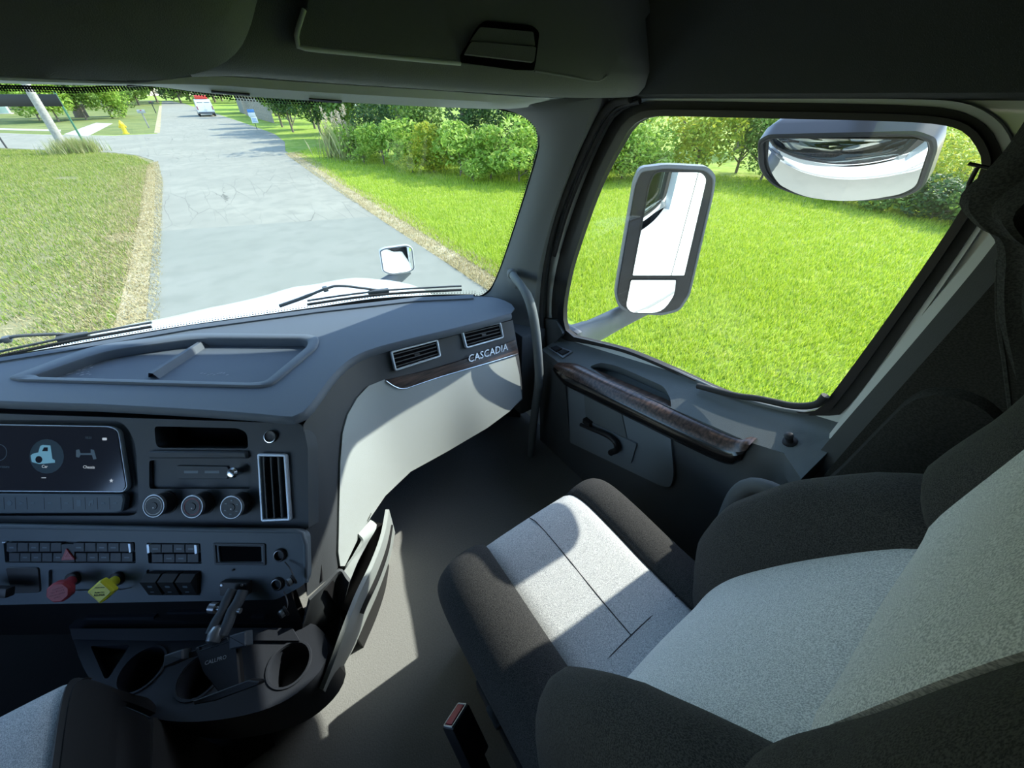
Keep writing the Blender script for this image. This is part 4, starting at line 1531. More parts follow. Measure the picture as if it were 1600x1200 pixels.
bp = Surf(*loft_vf([V3(catmull([PZD(*p) for p in ((482, 934, -1.10), (505, 912, -1.10), (530, 888, -1.10), (548, 905, -1.12))], 16)),
                    V3(catmull([PZD(*p) for p in ((470, 985, -1.22), (490, 985, -1.25), (515, 968, -1.28), (532, 960, -1.28))], 16))]))
patch('side_button', rpoly([(524, 912), (532, 905), (538, 912), (534, 930), (526, 940), (521, 930)], 3), bp, .004, .004, M['black'], cs, 4)

# ---------------- cup-holder console low in the middle
cc = thing('cup_holder_console', 'dark low centre console with cup holders under the switch panel', 'console', R3(-.45, .85, FLZ))
CZ = Frame(R3(0, 0, -1.20 * KD), Vector((1, 0, 0)), Vector((0, 0, 1)))
co_px = catmull([(118, 968), (118, 1010), (140, 1060), (178, 1096), (230, 1120), (300, 1128), (380, 1118), (440, 1098), (480, 1070), (505, 1040), (512, 1010), (490, 975), (400, 968), (250, 966)], 60, True)[:-1]
tri = CZ.abl(rpoly([(141, 1009), (203, 1008), (169, 1060), (163, 1060)], 4))
c1_, c2_, c3_ = CZ.ab(222, 1046), CZ.ab(312, 1056), CZ.ab(452, 1038)
v, f = holed_plate_vf(CZ, CZ.abl(co_px), [tri, circ(*c1_, .052, 28), circ(*c2_, .048, 28), circ(*c3_, .052, 28)], 0, -.18, [.05, .10, .10, .10])
mobj('console_top', v, f, M['lowcons'], cc, 25)
for c_ in (c1_, c2_, c3_):
    lathe('cup_ring', CZ, c_, [(.052, -.002), (.056, .001), (.055, .004), (.050, .004), (.049, -.004)], M['lowcons'], cc, 28, True)
loft('console_bezel', [[CZ.w(*CZ.ab(x, y), .012) for x, y in ((118, 985), (250, 985), (330, 984), (460, 984))], [CZ.w(*CZ.ab(x, y), .004) for x, y in ((118, 1000), (250, 1002), (330, 1001), (470, 1002))]], M['lowcons'], cc, .006)
# shelf slots under the switch panel
bx_ = CQ.abl([(-200, 945), (440, 938), (470, 990), (-200, 1000)])
LF = Frame(PZD(300, 975, -1.16), PZD(400, 975, -1.16) - PZD(200, 975, -1.16), Vector((-.55, -.75, .25)))
v, f = plate_vf(LF, LF.abl([(-200, 930), (440, 930), (470, 1004), (-200, 1010)]), -.05, -.03, 0)
mobj('lower_shelf_back', v, f, M['black'], cc)
for pts in ([(120, 976), (230, 975), (230, 979), (120, 980)], [(250, 968), (330, 967), (330, 970), (250, 971)], [(384, 975), (405, 975), (405, 978), (384, 978)], [(165, 1000), (330, 997), (330, 1001), (165, 1004)]):
    plate('shelf_edge', LF, LF.abl(pts), -.03, -.02, M['lowcons'], cc, 0)

SCL = 1.0
# ================================================================== seats and loose fittings
def sweep_rows(prof, stations):
    return [[st(x, z) for x, z in prof] for st in stations]


def dense_prof(p, n):
    return [tuple(q) for q in catmull(p, n)]


def make_seat(name, label, xc, y0, zc, full=True, bol=1.0):
    s = thing(name, label, 'truck seat', R3(xc, y0 + .2, FLZ), 'truck seats in the cab')
    yst = [(-.10, -.002, 1.0), (.0, .0, 1.0), (.10, -.004, 1.0), (.20, -.004, 1.0), (.30, .002, 1.0), (.38, .004, .995), (.42, -.001, .985), (.45, -.014, .965), (.468, -.040, .945), (.474, -.075, .93), (.468, -.115, .92), (.45, -.14, .915)]
    yst = [tuple(q) for q in catmull(yst, 40)]
    st = [(lambda x, z, y=y, dz=dz, w=w: R3(xc + x * w, y0 + y, zc + z + dz)) for y, dz, w in yst]
    cen_p = dense_prof([(-.152, -.008), (-.146, .0), (-.10, .004), (0, .006), (.10, .004), (.146, .0), (.152, -.008)], 15)
    loft('cushion_centre', sweep_rows(cen_p, st), M['ltfabric'], s, .012)
    for sg in (-1, 1):
        bp_ = [(sg * .150, -.010), (sg * .156, .004), (sg * .185, .016), (sg * .225, .013), (sg * .258, -.010), (sg * .276, -.048), (sg * .278, -.10), (sg * .262, -.14)]
        bp_ = dense_prof([(sg * (.15 + (abs(x) - .15) * bol), z - (1 - bol) * (abs(x) - .15) * .25) for x, z in bp_], 18)
        loft('cushion_bolster', sweep_rows(bp_, st), M['dkfabric'] if full else M['seatbase'], s, .012)  # driver bolsters coloured near-black for the shade they sit in
    # stitched seams on the cushion
    def top(x, y):
        yy = [q[0] for q in yst]
        k = min(range(len(yy)), key=lambda i: abs(yy[i] - y) + (0 if i < 34 else .02))
        return R3(xc + x, y0 + y, zc + .0062 - .5 * x * x + yst[k][1])
    if full:
        tube('seam', [top(.0, y) for y in np.linspace(.455, .11, 16)], .0012, M['seatbase'], s, 6)
        tube('seam', [top(x, .11 - .2 * (x - .0) ** 2) for x in np.linspace(-.15, .15, 14)], .0012, M['seatbase'], s, 6)
    else:
        tube('seam', [top(.11, y) for y in np.linspace(.365, .02, 16)], .0014, M['seatbase'], s, 6)
        tube('seam', [top(x, .365) for x in np.linspace(.11, -.15, 14)], .0014, M['seatbase'], s, 6)
    # base under the cushion
    v, f = bbox_vf(R3(xc, y0 + .19, zc - .20), (.262 * (.6 + .4 * bol), .25, .07), .03)
    mobj('seat_base', v, f, M['seatbase'], s, 40)
    v, f = bbox_vf(R3(xc + .02, y0 + (.24 if full else .19), (zc - .26 + FLZ) / 2), (.235 * (.6 + .4 * bol), .285 if full else .25, (zc - .26 - FLZ) / 2 + .003), .02)
    mobj('seat_pedestal', v, f, M['rubber'], s, 40)
    if not full:
        return s
    # backrest
    sp = [(.045, -.90), (.050, -.82), (.034, -.72), (-.008, -.60), (-.052, -.50), (-.084, -.440), (-.104, -.418), (-.090, -.398), (-.083, -.380), (-.084, -.30), (-.088, -.20), (-.100, -.08), (-.120, .02), (-.135, .07)]
    sp = [tuple(q) for q in catmull(sp, 54)]
    tz = []
    for i in range(54):
        a, b = np.array(sp[max(i - 2, 0)]), np.array(sp[min(i + 2, 53)])
        t = (b - a) / np.linalg.norm(b - a)
        tz.append((t[1], -t[0]))                     # forward normal (y, z)

    def bst(amp, i):
        (y, z), (ny, nz) = sp[i], (.94, .34)
        return lambda x, d: R3(xc + x, y0 + y + ny * d * amp, z + nz * d * amp + (zc + .90))
    amps = [np.interp(sp[i][1], (-.9, -.8, -.68, -.55, -.46, -.40, -.3, 0), (.55, .85, 1.0, .92, .66, .36, .2, .2)) for i in range(54)]
    stn = [bst(a, i) for i, a in enumerate(amps)]
    stc = [bst(1.0, i) for i in range(54)]
    cen_p = dense_prof([(-.158, -.004), (-.150, .0), (-.10, -.002), (0, .0), (.10, -.002), (.150, .0), (.158, -.004)], 15)
    loft('backrest_centre', sweep_rows(cen_p, stc), M['ltfabric'], s, .012)
    for sg in (-1, 1):
        bp_ = dense_prof([(sg * .148, -.012), (sg * .156, .016), (sg * .180, .062), (sg * .215, .092), (sg * .252, .080), (sg * .278, .038), (sg * .284, -.02), (sg * .270, -.085)], 18)
        loft('backrest_bolster', sweep_rows(bp_, stn), M['dkfabric'], s, .012)
        # piped seam on the bolster
        pts = [bst(a, i)(sg * .246, .086) for i, a in list(enumerate(amps))[2:50]]
    loft('backrest_shell', sweep_rows([(-.272, -.08), (-.20, -.11), (0, -.12), (.20, -.11), (.272, -.08)], [bst(1.0, i) for i in range(0, 54, 3)]), M['seatbase'], s, .01)
    ring_ = [stn[53](x, d) for x, d in reversed(dense_prof([(-.148, -.012), (-.156, .016), (-.180, .062), (-.215, .092), (-.252, .080), (-.278, .038), (-.284, -.02), (-.270, -.085)], 18))]
    ring_ += [stc[53](x, d) for x, d in cen_p[1:-1]]
    ring_ += [stn[53](x, d) for x, d in dense_prof([(.148, -.012), (.156, .016), (.180, .062), (.215, .092), (.252, .080), (.278, .038), (.284, -.02), (.270, -.085)], 18)]
    ring_ += [stc[53](x, d) for x, d in ((.20, -.11), (0, -.12), (-.20, -.11))]
    mid_ = sum(ring_, Vector((0, 0, 0))) / len(ring_) + Vector((0, 0, .05))
    loft('backrest_top', [ring_ + ring_[:1], [p.lerp(mid_, .25) + Vector((0, 0, .03)) for p in ring_ + ring_[:1]], [p.lerp(mid_, .97) for p in ring_ + ring_[:1]]], M['dkfabric'], s)
    k = min(range(54), key=lambda i: abs(sp[i][1] + .415))
    tube('seam', [stc[k](x, .001) for x in np.linspace(-.15, .15, 12)], .0018, M['seatbase'], s, 6)
    k2 = min(range(54), key=lambda i: abs(sp[i][1] + .60))
    tube('seam', [stc[int(i)](.03, .0008) for i in np.linspace(k2, k, 14)], .0009, M['seatbase'], s, 6)
    return s


seat = make_seat('passenger_seat', 'grey and charcoal fabric passenger seat beside the wood-trimmed door', .38, 0.0, -.90)
dseat = make_seat('driver_seat', 'grey and charcoal fabric driver seat beside the red and yellow brake knobs', -.725, .25, -.92, False, .12)

# seat belt buckle
b0 = PZ(712, 1118, -1.02)
b1 = PZ(758, 1215, -1.12)
ax_ = (b0 - b1).normalized()
bk = thing('belt_buckle', 'black seat belt buckle with red release button beside the passenger seat', 'seat belt buckle', b1)
sd = ax_.cross(Vector((.5, -.5, .7))).normalized()
up_ = sd.cross(ax_).normalized()
box('buckle_body', b0 - ax_ * .05, (.016, .028, .05), M['black'], bk, .005, (up_, sd, ax_))
box('release_button', b0 + ax_ * .0005, (.009, .021, .004), M['red'], bk, .002, (up_, sd, ax_))
v, f = ring_vf(Frame(b0, sd, ax_), rrect(-.026, .026, -.014, .014, .004, 3), .004, -.01, .003)
mobj('buckle_rim', v, f, M['steel'], bk)
tube('buckle_stalk', [b0 - ax_ * .09, b0 - ax_ * .16 + Vector((0, 0, -.05)), Vector((b0.x + .02, b0.y - .10, HC + FLZ + .01))], .018, M['black'], bk, 8, .4)
# seat adjuster on the side of the base
ad = thing('seat_adjuster', 'black seat adjuster lever panel with grey tabs low on the passenger seat', 'seat lever', PZ(790, 1150, -1.2))
box('lever_panel', PZ(795, 1150, -1.12), (.012, .12, .03), M['seatbase'], ad, .006)
box('lever_tab', PZ(772, 1120, -1.10), (.008, .022, .012), M['fascia'], ad, .003)
box('lever_tab', PZ(788, 1140, -1.11), (.008, .022, .012), M['fascia'], ad, .003)

# curved rail between seat and door
rl = thing('side_rail', 'curved dark plastic arm rail between the passenger seat and door post', 'arm rail', PXX(1130, 900, .82))
rp_ = V3(catmull([PXX(*p, .80) for p in ((1108, 900), (1120, 850), (1140, 795), (1155, 770), (1175, 759), (1200, 763), (1230, 777), (1262, 789), (1300, 796))], 30))
tube('rail_bar', rp_, .020, M['doorlow'], rl, 12, .8)
box('rail_mount', rp_[0] + Vector((.02, .0, -.12)), (.03, .03, .14), M['doorlow'], rl, .01)
sock = loft('rail_shield', [[p + Vector((.03, .01, -.005)) for p in rp_], [Vector((p.x + .05, p.y + .0, p.z - .25)) for p in rp_]], M['seatbase'], rl, .01)

# phone holder on the switch panel
ph = thing('phone_holder', 'black clamp-arm phone holder screwed to the switch panel', 'phone holder', CQ.w(*CQ.ab(372, 915), .03))
plate('mount_plate', CQ, CQ.abl(rpoly([(351, 905), (394, 906), (394, 926), (352, 926)], 2)), 0, .018, M['black'], ph)
for p in ((355, 909), (386, 909)):
    lathe('mount_screw', CQ.up(.018), CQ.ab(*p), [(.0035, 0), (.003, .0015)], M['steel'], ph, 10)
C1, C2 = CQ.up(.03), CQ.up(.085)
a0, a1 = C1.w(*C1.ab(372, 922)), C2.w(*C2.ab(338, 992))
ad_ = (a1 - a0).normalized()
sdv = ad_.cross(CQ.n).normalized()
for sg in (-1, 1):
    o_ = sdv * (.0125 * sg)
    loft_pts = [a0 + o_, a0.lerp(a1, .25) + o_ * 1.1, a0.lerp(a1, .5) + o_ * .85, a0.lerp(a1, .75) + o_ * 1.1, a1 + o_]
    tube('clamp_arm', V3(catmull(loft_pts, 16)), .0125, M['steel'] if False else M['panel'], ph, 10)
m0 = a0.lerp(a1, .45)
lathe('clamp_knob', Frame(m0, ad_, sdv), (0, 0), [(.006, -.03), (.006, .03), (.012, .03), (.012, .045), (.008, .048)], M['steel'], ph, 12)
v, f = lathe_vf(Frame(a1, sdv, ad_), (0, 0), [(.004, -.02), (.015, -.014), (.018, 0), (.015, .014), (.005, .02)], 16)
mobj('ball_joint', v, f, M['steel'], ph, 40)
PH = C2.up(.012)
hx = PH.w(*PH.ab(395, 1000)) - PH.w(*PH.ab(285, 1035))
HF = Frame(PH.w(*PH.ab(340, 1024)), hx, (CQ.n * .7 + Vector((0, 0, .7))))
cr = plate('cradle_back', HF, HF.abl(rpoly([(305, 1012), (362, 994), (372, 1010), (378, 1075), (345, 1085), (318, 1050)], 4)), -.012, .004, M['black'], ph, .003)
ring('cradle_window', HF.up(.004), HF.up(.004).abl(rpoly([(311, 1010), (356, 995), (360, 1003), (312, 1018)], 2)), .0025, 0, .003, M['panel'], ph)
plate('cradle_arm', HF, HF.abl(rpoly([(266, 1022), (296, 1012), (296, 1028), (265, 1042)], 2)), -.006, .020, M['panel'], ph, .003)
plate('cradle_arm', HF, HF.abl(rpoly([(366, 992), (392, 984), (393, 1008), (366, 1014)], 2)), -.006, .020, M['panel'], ph, .003)
plate('cradle_slide', HF, HF.abl([(290, 1020), (370, 998), (370, 1008), (290, 1030)]), -.008, .001, M['black'], ph, .001)
plate('cradle_foot', HF, HF.abl(rpoly([(310, 1092), (395, 1060), (412, 1062), (410, 1068), (345, 1092), (312, 1098)], 2)), -.006, .018, M['black'], ph, .002)
tx0, tx1 = HF.ab(316, 1038), HF.ab(362, 1024)
text('holder_print', 'CALLPRO', HF.up(.0042), ((tx0[0] + tx1[0]) / 2, (tx0[1] + tx1[1]) / 2), .011, M['whiteprint'], ph, ext=.0002, rot=math.atan2(tx1[1] - tx0[1], tx1[0] - tx0[0]))

# curtain tied back behind the door post
cu = thing('curtain', 'gathered charcoal fabric curtain hanging beside the door post', 'curtain', PXX(1570, 700, .93))
Lc = V3(catmull([PXX(*p, .93) for p in ((1600, 190), (1572, 232), (1540, 268), (1512, 292), (1501, 311), (1506, 328), (1530, 353), (1553, 367), (1561, 395), (1560, 440), (1561, 500), (1570, 560), (1580, 640), (1592, 720), (1600, 780))], 60))
rows = []
for j in range(26):
    t = j / 25
    row = []
    for i, p in enumerate(Lc):
        s_ = i / 59
        g = .55 + .45 * abs(s_ - .42) * 2
        w = math.sin(t * 34 + s_ * 3.0 + math.sin(s_ * 7)) * .014 * min(1, t * 6) + math.sin(t * 11 + s_ * 5) * .010
        row.append(p + Vector((-w - .02 * math.sin(math.pi * min(1, t * 3)), -t * .42 * g, -t * .03)))
    rows.append(row)
loft('curtain_cloth', rows, M['curtain'], cu, .003)
hk = PXX(1527, 262, .935)
tube('curtain_hook', [hk + Vector((0, .012, .004)), hk + Vector((0, -.02, .0))], .0025, M['black'], cu, 8)
tube('hook_stem', [hk, hk + Vector((0, -.002, -.02)), hk + Vector((0, -.01, -.04))], .003, M['black'], cu, 8)
tube('curtain_hem', [p + Vector((-.004, .0, 0)) for p in Lc[20:58]], .0035, M['curtain'], cu, 6)
# ================================================================== outside of the truck
hood = thing('truck_hood', 'white sloping truck hood seen over the dashboard', 'truck hood', R3(-.2, 2.4, -1.6))
xs = np.linspace(-1.3, .92, 34)
bx_, by_ = [p.x for p in reversed(wb)], [p.y for p in reversed(wb)]
rows = []
for t in np.linspace(0, 1, 26):
    row = []
    for x in xs:
        yb = float(np.interp(x, bx_, by_)) + .10
        y = yb + (4.1 - yb) * t
        dx = abs(x + .2)
        z = -.885 - .015 * t - .16 * max(0, y - 2.22) ** 1.25 - .30 * max(0, y - 2.38)
        z -= .55 * max(0, dx - .55) ** 2
        z += .012 * math.exp(-((dx - .38) / .10) ** 2) * min(1, t * 4)
        row.append(R3(x, y, z))
    rows.append(row)
v, f = loft_vf(rows)
mobj('hood_skin', v, f, M['white'], hood, True)
loft('hood_side', [[r_[-1] for r_ in rows], [r_[-1] + Vector((.12, 0, -.25)) for r_ in rows], [r_[-1] + Vector((.16, 0, -.8)) for r_ in rows]], M['white'], hood)
loft('hood_side', [[r_[0] for r_ in rows], [r_[0] + Vector((-.12, 0, -.25)) for r_ in rows], [r_[0] + Vector((-.16, 0, -.8)) for r_ in rows]], M['white'], hood)
cw = loft('cowl', [[p + Vector((0, .03, -.02)) for p in wb], [p + Vector((0, .16, -.10)) for p in wb]], M['black'], hood, .01)

# cab side skin with the window cut out
side = thing('wall_outside', 'white painted cab side around the passenger window', 'cab side', R3(1.1, 0, -2.3), kind='structure')
hole = [(-p.y, p.z - HC) for p in [PXX(*q, 1.03) for q in Op[:-1]]]
outl = [(3.0, -2.2), (3.0, .62), (-1.10, .62), (-1.24, .05), (-1.50, -.78), (-1.55, -.86), (-1.55, -1.5), (-1.3, -2.2)]
SK = Frame(R3(1.10, 0, 0), Vector((0, 1, 0)), Vector((1, 0, 0)))
outl = [(-a, b) for a, b in outl]
hole = [(-a, b - .085 * min(1, max(0, (-.42 - b) / .2))) for a, b in hole]
vv, tr = fill2d(outl, [hole])
n = len(vv)
v = [SK.w(a, b, 0) for a, b in vv] + [SK.w(a, b, -.045) for a, b in vv]
f = [tuple(t) for t in tr] + [tuple(i + n for i in reversed(t)) for t in tr] + [(a, b, b + n, a + n) for a, b in boundary([tuple(t) for t in tr])]
mobj('side_skin', v, f, M['white'], side)
for y in (-.18,):
    v, f = box_vf(R3(1.1015, y, -.8), (.001, .003, 1.35))
    mobj('panel_gap', v, f, M['rubber'], side)
v, f = box_vf(R3(1.1015, -1.5, -.25), (.001, 1.4, .003))
mobj('panel_gap', v, f, M['rubber'], side)
rc_ = loft('roof_cap_sun_brow', [[p + Vector((0, -.01, .012)) for p in wt], [p + Vector((0, .19, .03)) for p in wt], [p + Vector((0, .20, .06)) for p in wt], [p + Vector((0, .03, .20)) for p in wt], [p + Vector((0, -.04, .50)) for p in wt], [p + Vector((0, -.4, .66)) for p in wt]], M['white'], side, .02)  # unseen brow added over the glass to keep sun off the tray

# wing mirror on its arm
MFo, MFe = R3(1.56, 1.22, -.6), Vector((.735, -.68, 0)).normalized()
MF = Frame(MFo, MFe, Vector((-.68, -.735, 0)))
wm = thing('wing_mirror', 'tall grey wing mirror with two glasses outside the passenger window', 'wing mirror', R3(1.6, 1.2, -.9))
hs = rpoly([(1000, 262), (1040, 257), (1106, 260), (1119, 274), (1116, 300), (1078, 462), (1062, 486), (1035, 493), (985, 490), (966, 480), (960, 462), (964, 436), (990, 285)], 8, 3)
hsa = MF.abl(hs)
n = len(hsa)
c_ = (sum(p[0] for p in hsa) / n, sum(p[1] for p in hsa) / n)
def shr(k):
    return [(c_[0] + (a - c_[0]) * k, c_[1] + (b - c_[1]) * k) for a, b in hsa]
loft('mirror_housing', [[MF.w(a, b, cc_) for a, b in (pl_ + pl_[:1])] for pl_, cc_ in ((shr(.90), -.010), (shr(.965), .004), (hsa, .0), (shr(1.0), -.05), (shr(.93), -.11), (shr(.7), -.15), (shr(.02), -.155))], M['grey'], wm)
mg = MF.up(-.006)


def dome(name, fr, outline, h, material, parent, grid):
    vv, tr = fill2d(outline, (), grid)
    cx = sum(p[0] for p in outline) / len(outline)
    cy = sum(p[1] for p in outline) / len(outline)
    R2 = max((a - cx) ** 2 + (b - cy) ** 2 for a, b in outline)
    v = [fr.w(a, b, h * (1 - ((a - cx) ** 2 + (b - cy) ** 2) / R2)) for a, b in vv]
    return mobj(name, v, [tuple(t) for t in tr], material, parent, 80)


main_px = rpoly([(1024, 268), (1096, 269), (1104, 279), (1069, 430), (988, 430), (1015, 288)], [10, 8, 8, 2, 2, 8])
low_px = rpoly([(986, 437), (1056, 437), (1054, 460), (1034, 488), (986, 488), (978, 478)], [2, 2, 10, 16, 8, 6])
plate('mirror_back', MF, offset(hsa, .012), -.03, .002, M['black'], wm, .002)
plate('mirror_glass', MF, MF.abl(main_px), .002, .005, M['mirror'], wm, .001)
dome('convex_glass', MF.up(.003), MF.abl(low_px), .006, M['mirror'], wm, .012)
ring('glass_rim', MF, offset(MF.abl(main_px), -.004), .004, .002, .008, M['black'], wm)
ring('glass_rim', MF, offset(MF.abl(low_px), -.004), .004, .002, .008, M['black'], wm)
ap = [PXX(880, 532, 1.09), PXX(905, 528, 1.20), MF.w(*MF.ab(960, 508), -.05), MF.w(*MF.ab(1020, 480), -.07)]
tube('mirror_arm', V3(catmull(ap, 16)), [.075] * 4 + [.07] * 12, M['grey'], wm, 14, .55, Vector((.6, -.6, 0)))
box('arm_base', PXX(884, 530, 1.11), (.02, .09, .08), M['grey'], wm, .02)

# look-down mirror over the window
lm = thing('lookdown_mirror', 'wide convex look-down mirror hanging over the passenger window', 'convex mirror', PXX(1330, 280, 1.25))
LN = Vector((-.765, -.12, -.615)).normalized()
LM = Frame(PXX(1330, 250, 1.25), Vector((.15, -.98, 0)), LN)
gp = rpoly([(1192, 212), (1208, 203), (1440, 196), (1466, 206), (1468, 222), (1447, 283), (1420, 297), (1340, 305), (1260, 298), (1212, 280), (1193, 255)], [6, 6, 10, 6, 6, 12, 20, 40, 40, 20, 14], 4)
ga = LM.abl(gp)
dome('mirror_glass', LM.up(.008), offset(ga, .010), .032, M['mirror'], lm, .014)
ring('mirror_rim', LM, offset(ga, -.004), .013, -.015, .022, M['shell'], lm, .004)
n = len(ga)
c_ = (sum(p[0] for p in ga) / n, sum(p[1] for p in ga) / n)
loft('mirror_shell', [[LM.w(c_[0] + (a - c_[0]) * k, c_[1] + (b - c_[1]) * k, cc_) for a, b in (ga + ga[:1])] for k, cc_ in ((1.0, .0), (1.02, -.02), (.92, -.07), (.6, -.10), (.02, -.105))], M['shell'], lm)
tube('mirror_bracket', [LM.w(c_[0], c_[1] + .02, -.06), LM.w(c_[0], c_[1] + .06, -.08) + Vector((-.05, 0, .06)), R3(1.09, c_[0] * -1 + LM.o.y, .10)], .02, M['shell'], lm, 10)

# fender mirror on the hood
hm = thing('hood_mirror', 'small rounded square mirror on a slanted arm over the hood', 'hood mirror', PYY(600, 455, 2.70))
HN = Vector((-.22, -.97, .06))
HMF = Frame(PYY(620, 405, 2.75), Vector((1, -.22, 0)), HN)
hp_ = rpoly([(593, 392), (600, 388), (636, 383), (644, 387), (648, 420), (640, 425), (610, 429), (598, 424)], [3, 5, 5, 4, 4, 6, 8, 4])
ha = HMF.abl(hp_)
n = len(ha)
c_ = (sum(p[0] for p in ha) / n, sum(p[1] for p in ha) / n)
loft('mirror_shell', [[HMF.w(c_[0] + (a - c_[0]) * k, c_[1] + (b - c_[1]) * k, cc_) for a, b in (ha + ha[:1])] for k, cc_ in ((.97, .004), (1.03, .0), (1.03, -.03), (.8, -.07), (.02, -.08))], M['white'], hm)
ring('mirror_rim', HMF, ha, .008, -.004, .008, M['grey'], hm, .002)
dome('mirror_glass', HMF.up(.004), offset(ha, .006), .008, M['mirror'], hm, .02)
tube('mirror_arm', V3(catmull([PYY(636, 420, 2.78), PYY(618, 436, 2.77), PYY(592, 452, 2.76), PYY(560, 472, 2.75)], 14)), [.05] * 4 + [.06] * 10, M['grey'], hm, 14, .5, Vector((0, 1, 0)))


# wipers lying on the glass
def wiper(label, arm, blade, base_px):
    def onws(p, o):
        h = WS.hit(*p)
        return h[0] - h[1] * o
    w_ = thing('wiper', label, 'wiper', onws(base_px, .02))
    tube('wiper_arm', [onws(p, .045) for p in catmull(arm, 24)], [.008] * 8 + [.006] * 16, M['grey'], w_, 8)
    tube('wiper_blade', [onws(p, .014) for p in catmull(blade, 30)], .006, M['rubber'], w_, 8)
    tube('blade_spine', [onws((p[0], p[1] - 3.5), .026) for p in catmull(blade, 30)], .0045, M['grey'], w_, 8)
    mid_ = arm[-1]
    h = WS.hit(*mid_)
    t_ = (WS.hit(mid_[0] + 10, mid_[1] - 1.5)[0] - h[0]).normalized()
    box('wiper_clip', onws(mid_, .032), (.045, .010, .010), M['grey'], w_, .003, (t_, t_.cross(h[1]), h[1]))
    q = arm[2]
    box('arm_hinge', onws(q, .045), (.010, .012, .010), M['grey'], w_, .003)
    return w_


wiper('grey wiper resting low on the glass in front of the passenger dash', [(436, 488), (470, 476), (508, 461), (530, 456), (570, 460), (592, 463)], [(480, 479), (540, 470), (600, 463), (660, 459), (722, 456)], (440, 486))
wiper('grey wiper resting low on the glass ahead of the dash tray', [(-60, 556), (-20, 551), (6, 545), (20, 540), (80, 536), (112, 536)], [(-40, 570), (40, 552), (110, 537), (170, 526), (236, 514)], (-40, 566))
# ================================================================== the street outside
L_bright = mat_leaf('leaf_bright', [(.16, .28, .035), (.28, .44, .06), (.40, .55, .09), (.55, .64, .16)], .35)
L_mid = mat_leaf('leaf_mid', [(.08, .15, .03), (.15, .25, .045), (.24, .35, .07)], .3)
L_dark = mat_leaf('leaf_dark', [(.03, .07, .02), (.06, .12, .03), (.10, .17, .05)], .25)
L_yellow = mat_leaf('leaf_yellow', [(.20, .30, .04), (.38, .46, .05), (.55, .52, .06), (.30, .42, .06)], .4)
L_grey = mat_leaf('leaf_greygreen', [(.10, .15, .07), (.18, .24, .11), (.26, .30, .16)], .3)
B_lawn = mat_leaf('blade_lawn', [(.23, .34, .015), (.36, .48, .025), (.48, .58, .045), (.60, .64, .12)], .35)
B_left = mat_leaf('blade_rough', [(.12, .21, .018), (.20, .30, .03), (.33, .36, .07), (.45, .41, .14)], .3)
B_dry = mat_leaf('blade_dry', [(.34, .27, .12), (.48, .40, .20), (.60, .52, .30)], .3)
B_reed = mat_leaf('blade_reed', [(.22, .30, .08), (.36, .38, .14), (.5, .44, .25)], .3)
bark = mat('bark', (.16, .13, .10), .9, bump=1.0, bscale=30, var=.3, vscale=12)
weathered = mat('weathered_pole_wood', (.34, .32, .28), .85, bump=.6, bscale=40, var=.2, vscale=14)


def raw(name, V, F4, material, parent=None, kind=None, smooth=False):
    """numpy verts (N,3) and faces (M,k) -> one mesh"""
    V = np.asarray(V, np.float32)
    F4 = np.asarray(F4, np.int32)
    base = Vector((float(V[:, 0].mean()), float(V[:, 1].mean()), float(V[:, 2].min())))
    me = bpy.data.meshes.new(name)
    k = F4.shape[1]
    me.vertices.add(len(V))
    me.vertices.foreach_set('co', (V - np.array(base, np.float32)).ravel())
    me.loops.add(F4.size)
    me.loops.foreach_set('vertex_index', F4.ravel())
    me.polygons.add(len(F4))
    me.polygons.foreach_set('loop_start', np.arange(0, F4.size, k, dtype=np.int32))
    me.update(calc_edges=True)
    me.validate()
    me.materials.append(material)
    o = link(name, me, base, parent)
    if kind:
        o['kind'] = kind
    return o


def leaf_arrays(C, size, aspect=.5, droop=.0):
    n = len(C)
    a = RNG.normal(size=(n, 3))
    a[:, 2] = a[:, 2] * .6 + droop
    a /= np.linalg.norm(a, axis=1)[:, None]
    h = RNG.normal(size=(n, 3))
    h[:, 2] += .8
    b = np.cross(a, h)
    b /= np.linalg.norm(b, axis=1)[:, None] + 1e-9
    s = np.asarray(size).reshape(-1, 1)
    V = np.stack([C - a * s * .5, C + b * s * aspect * .5 + a * s * .05, C + a * s * .5, C - b * s * aspect * .5 + a * s * .05], 1)
    return V.reshape(-1, 3), np.arange(4 * n).reshape(-1, 4)


def crown_points(n, centre, rad, lumps, flat_bottom=True, seed=0):
    r = np.random.default_rng(seed)
    cs = r.normal(size=(lumps, 3))
    cs /= np.linalg.norm(cs, axis=1)[:, None]
    cs *= r.uniform(.25, .72, size=(lumps, 1))
    rr = r.uniform(.32, .52, size=lumps)
    k = r.integers(0, lumps, n)
    d = r.normal(size=(n, 3))
    d /= np.linalg.norm(d, axis=1)[:, None]
    p = cs[k] + d * (rr[k] * r.uniform(.55, 1.05, n) ** .6)[:, None]
    p = p * np.array(rad) + np.array(centre)
    return p


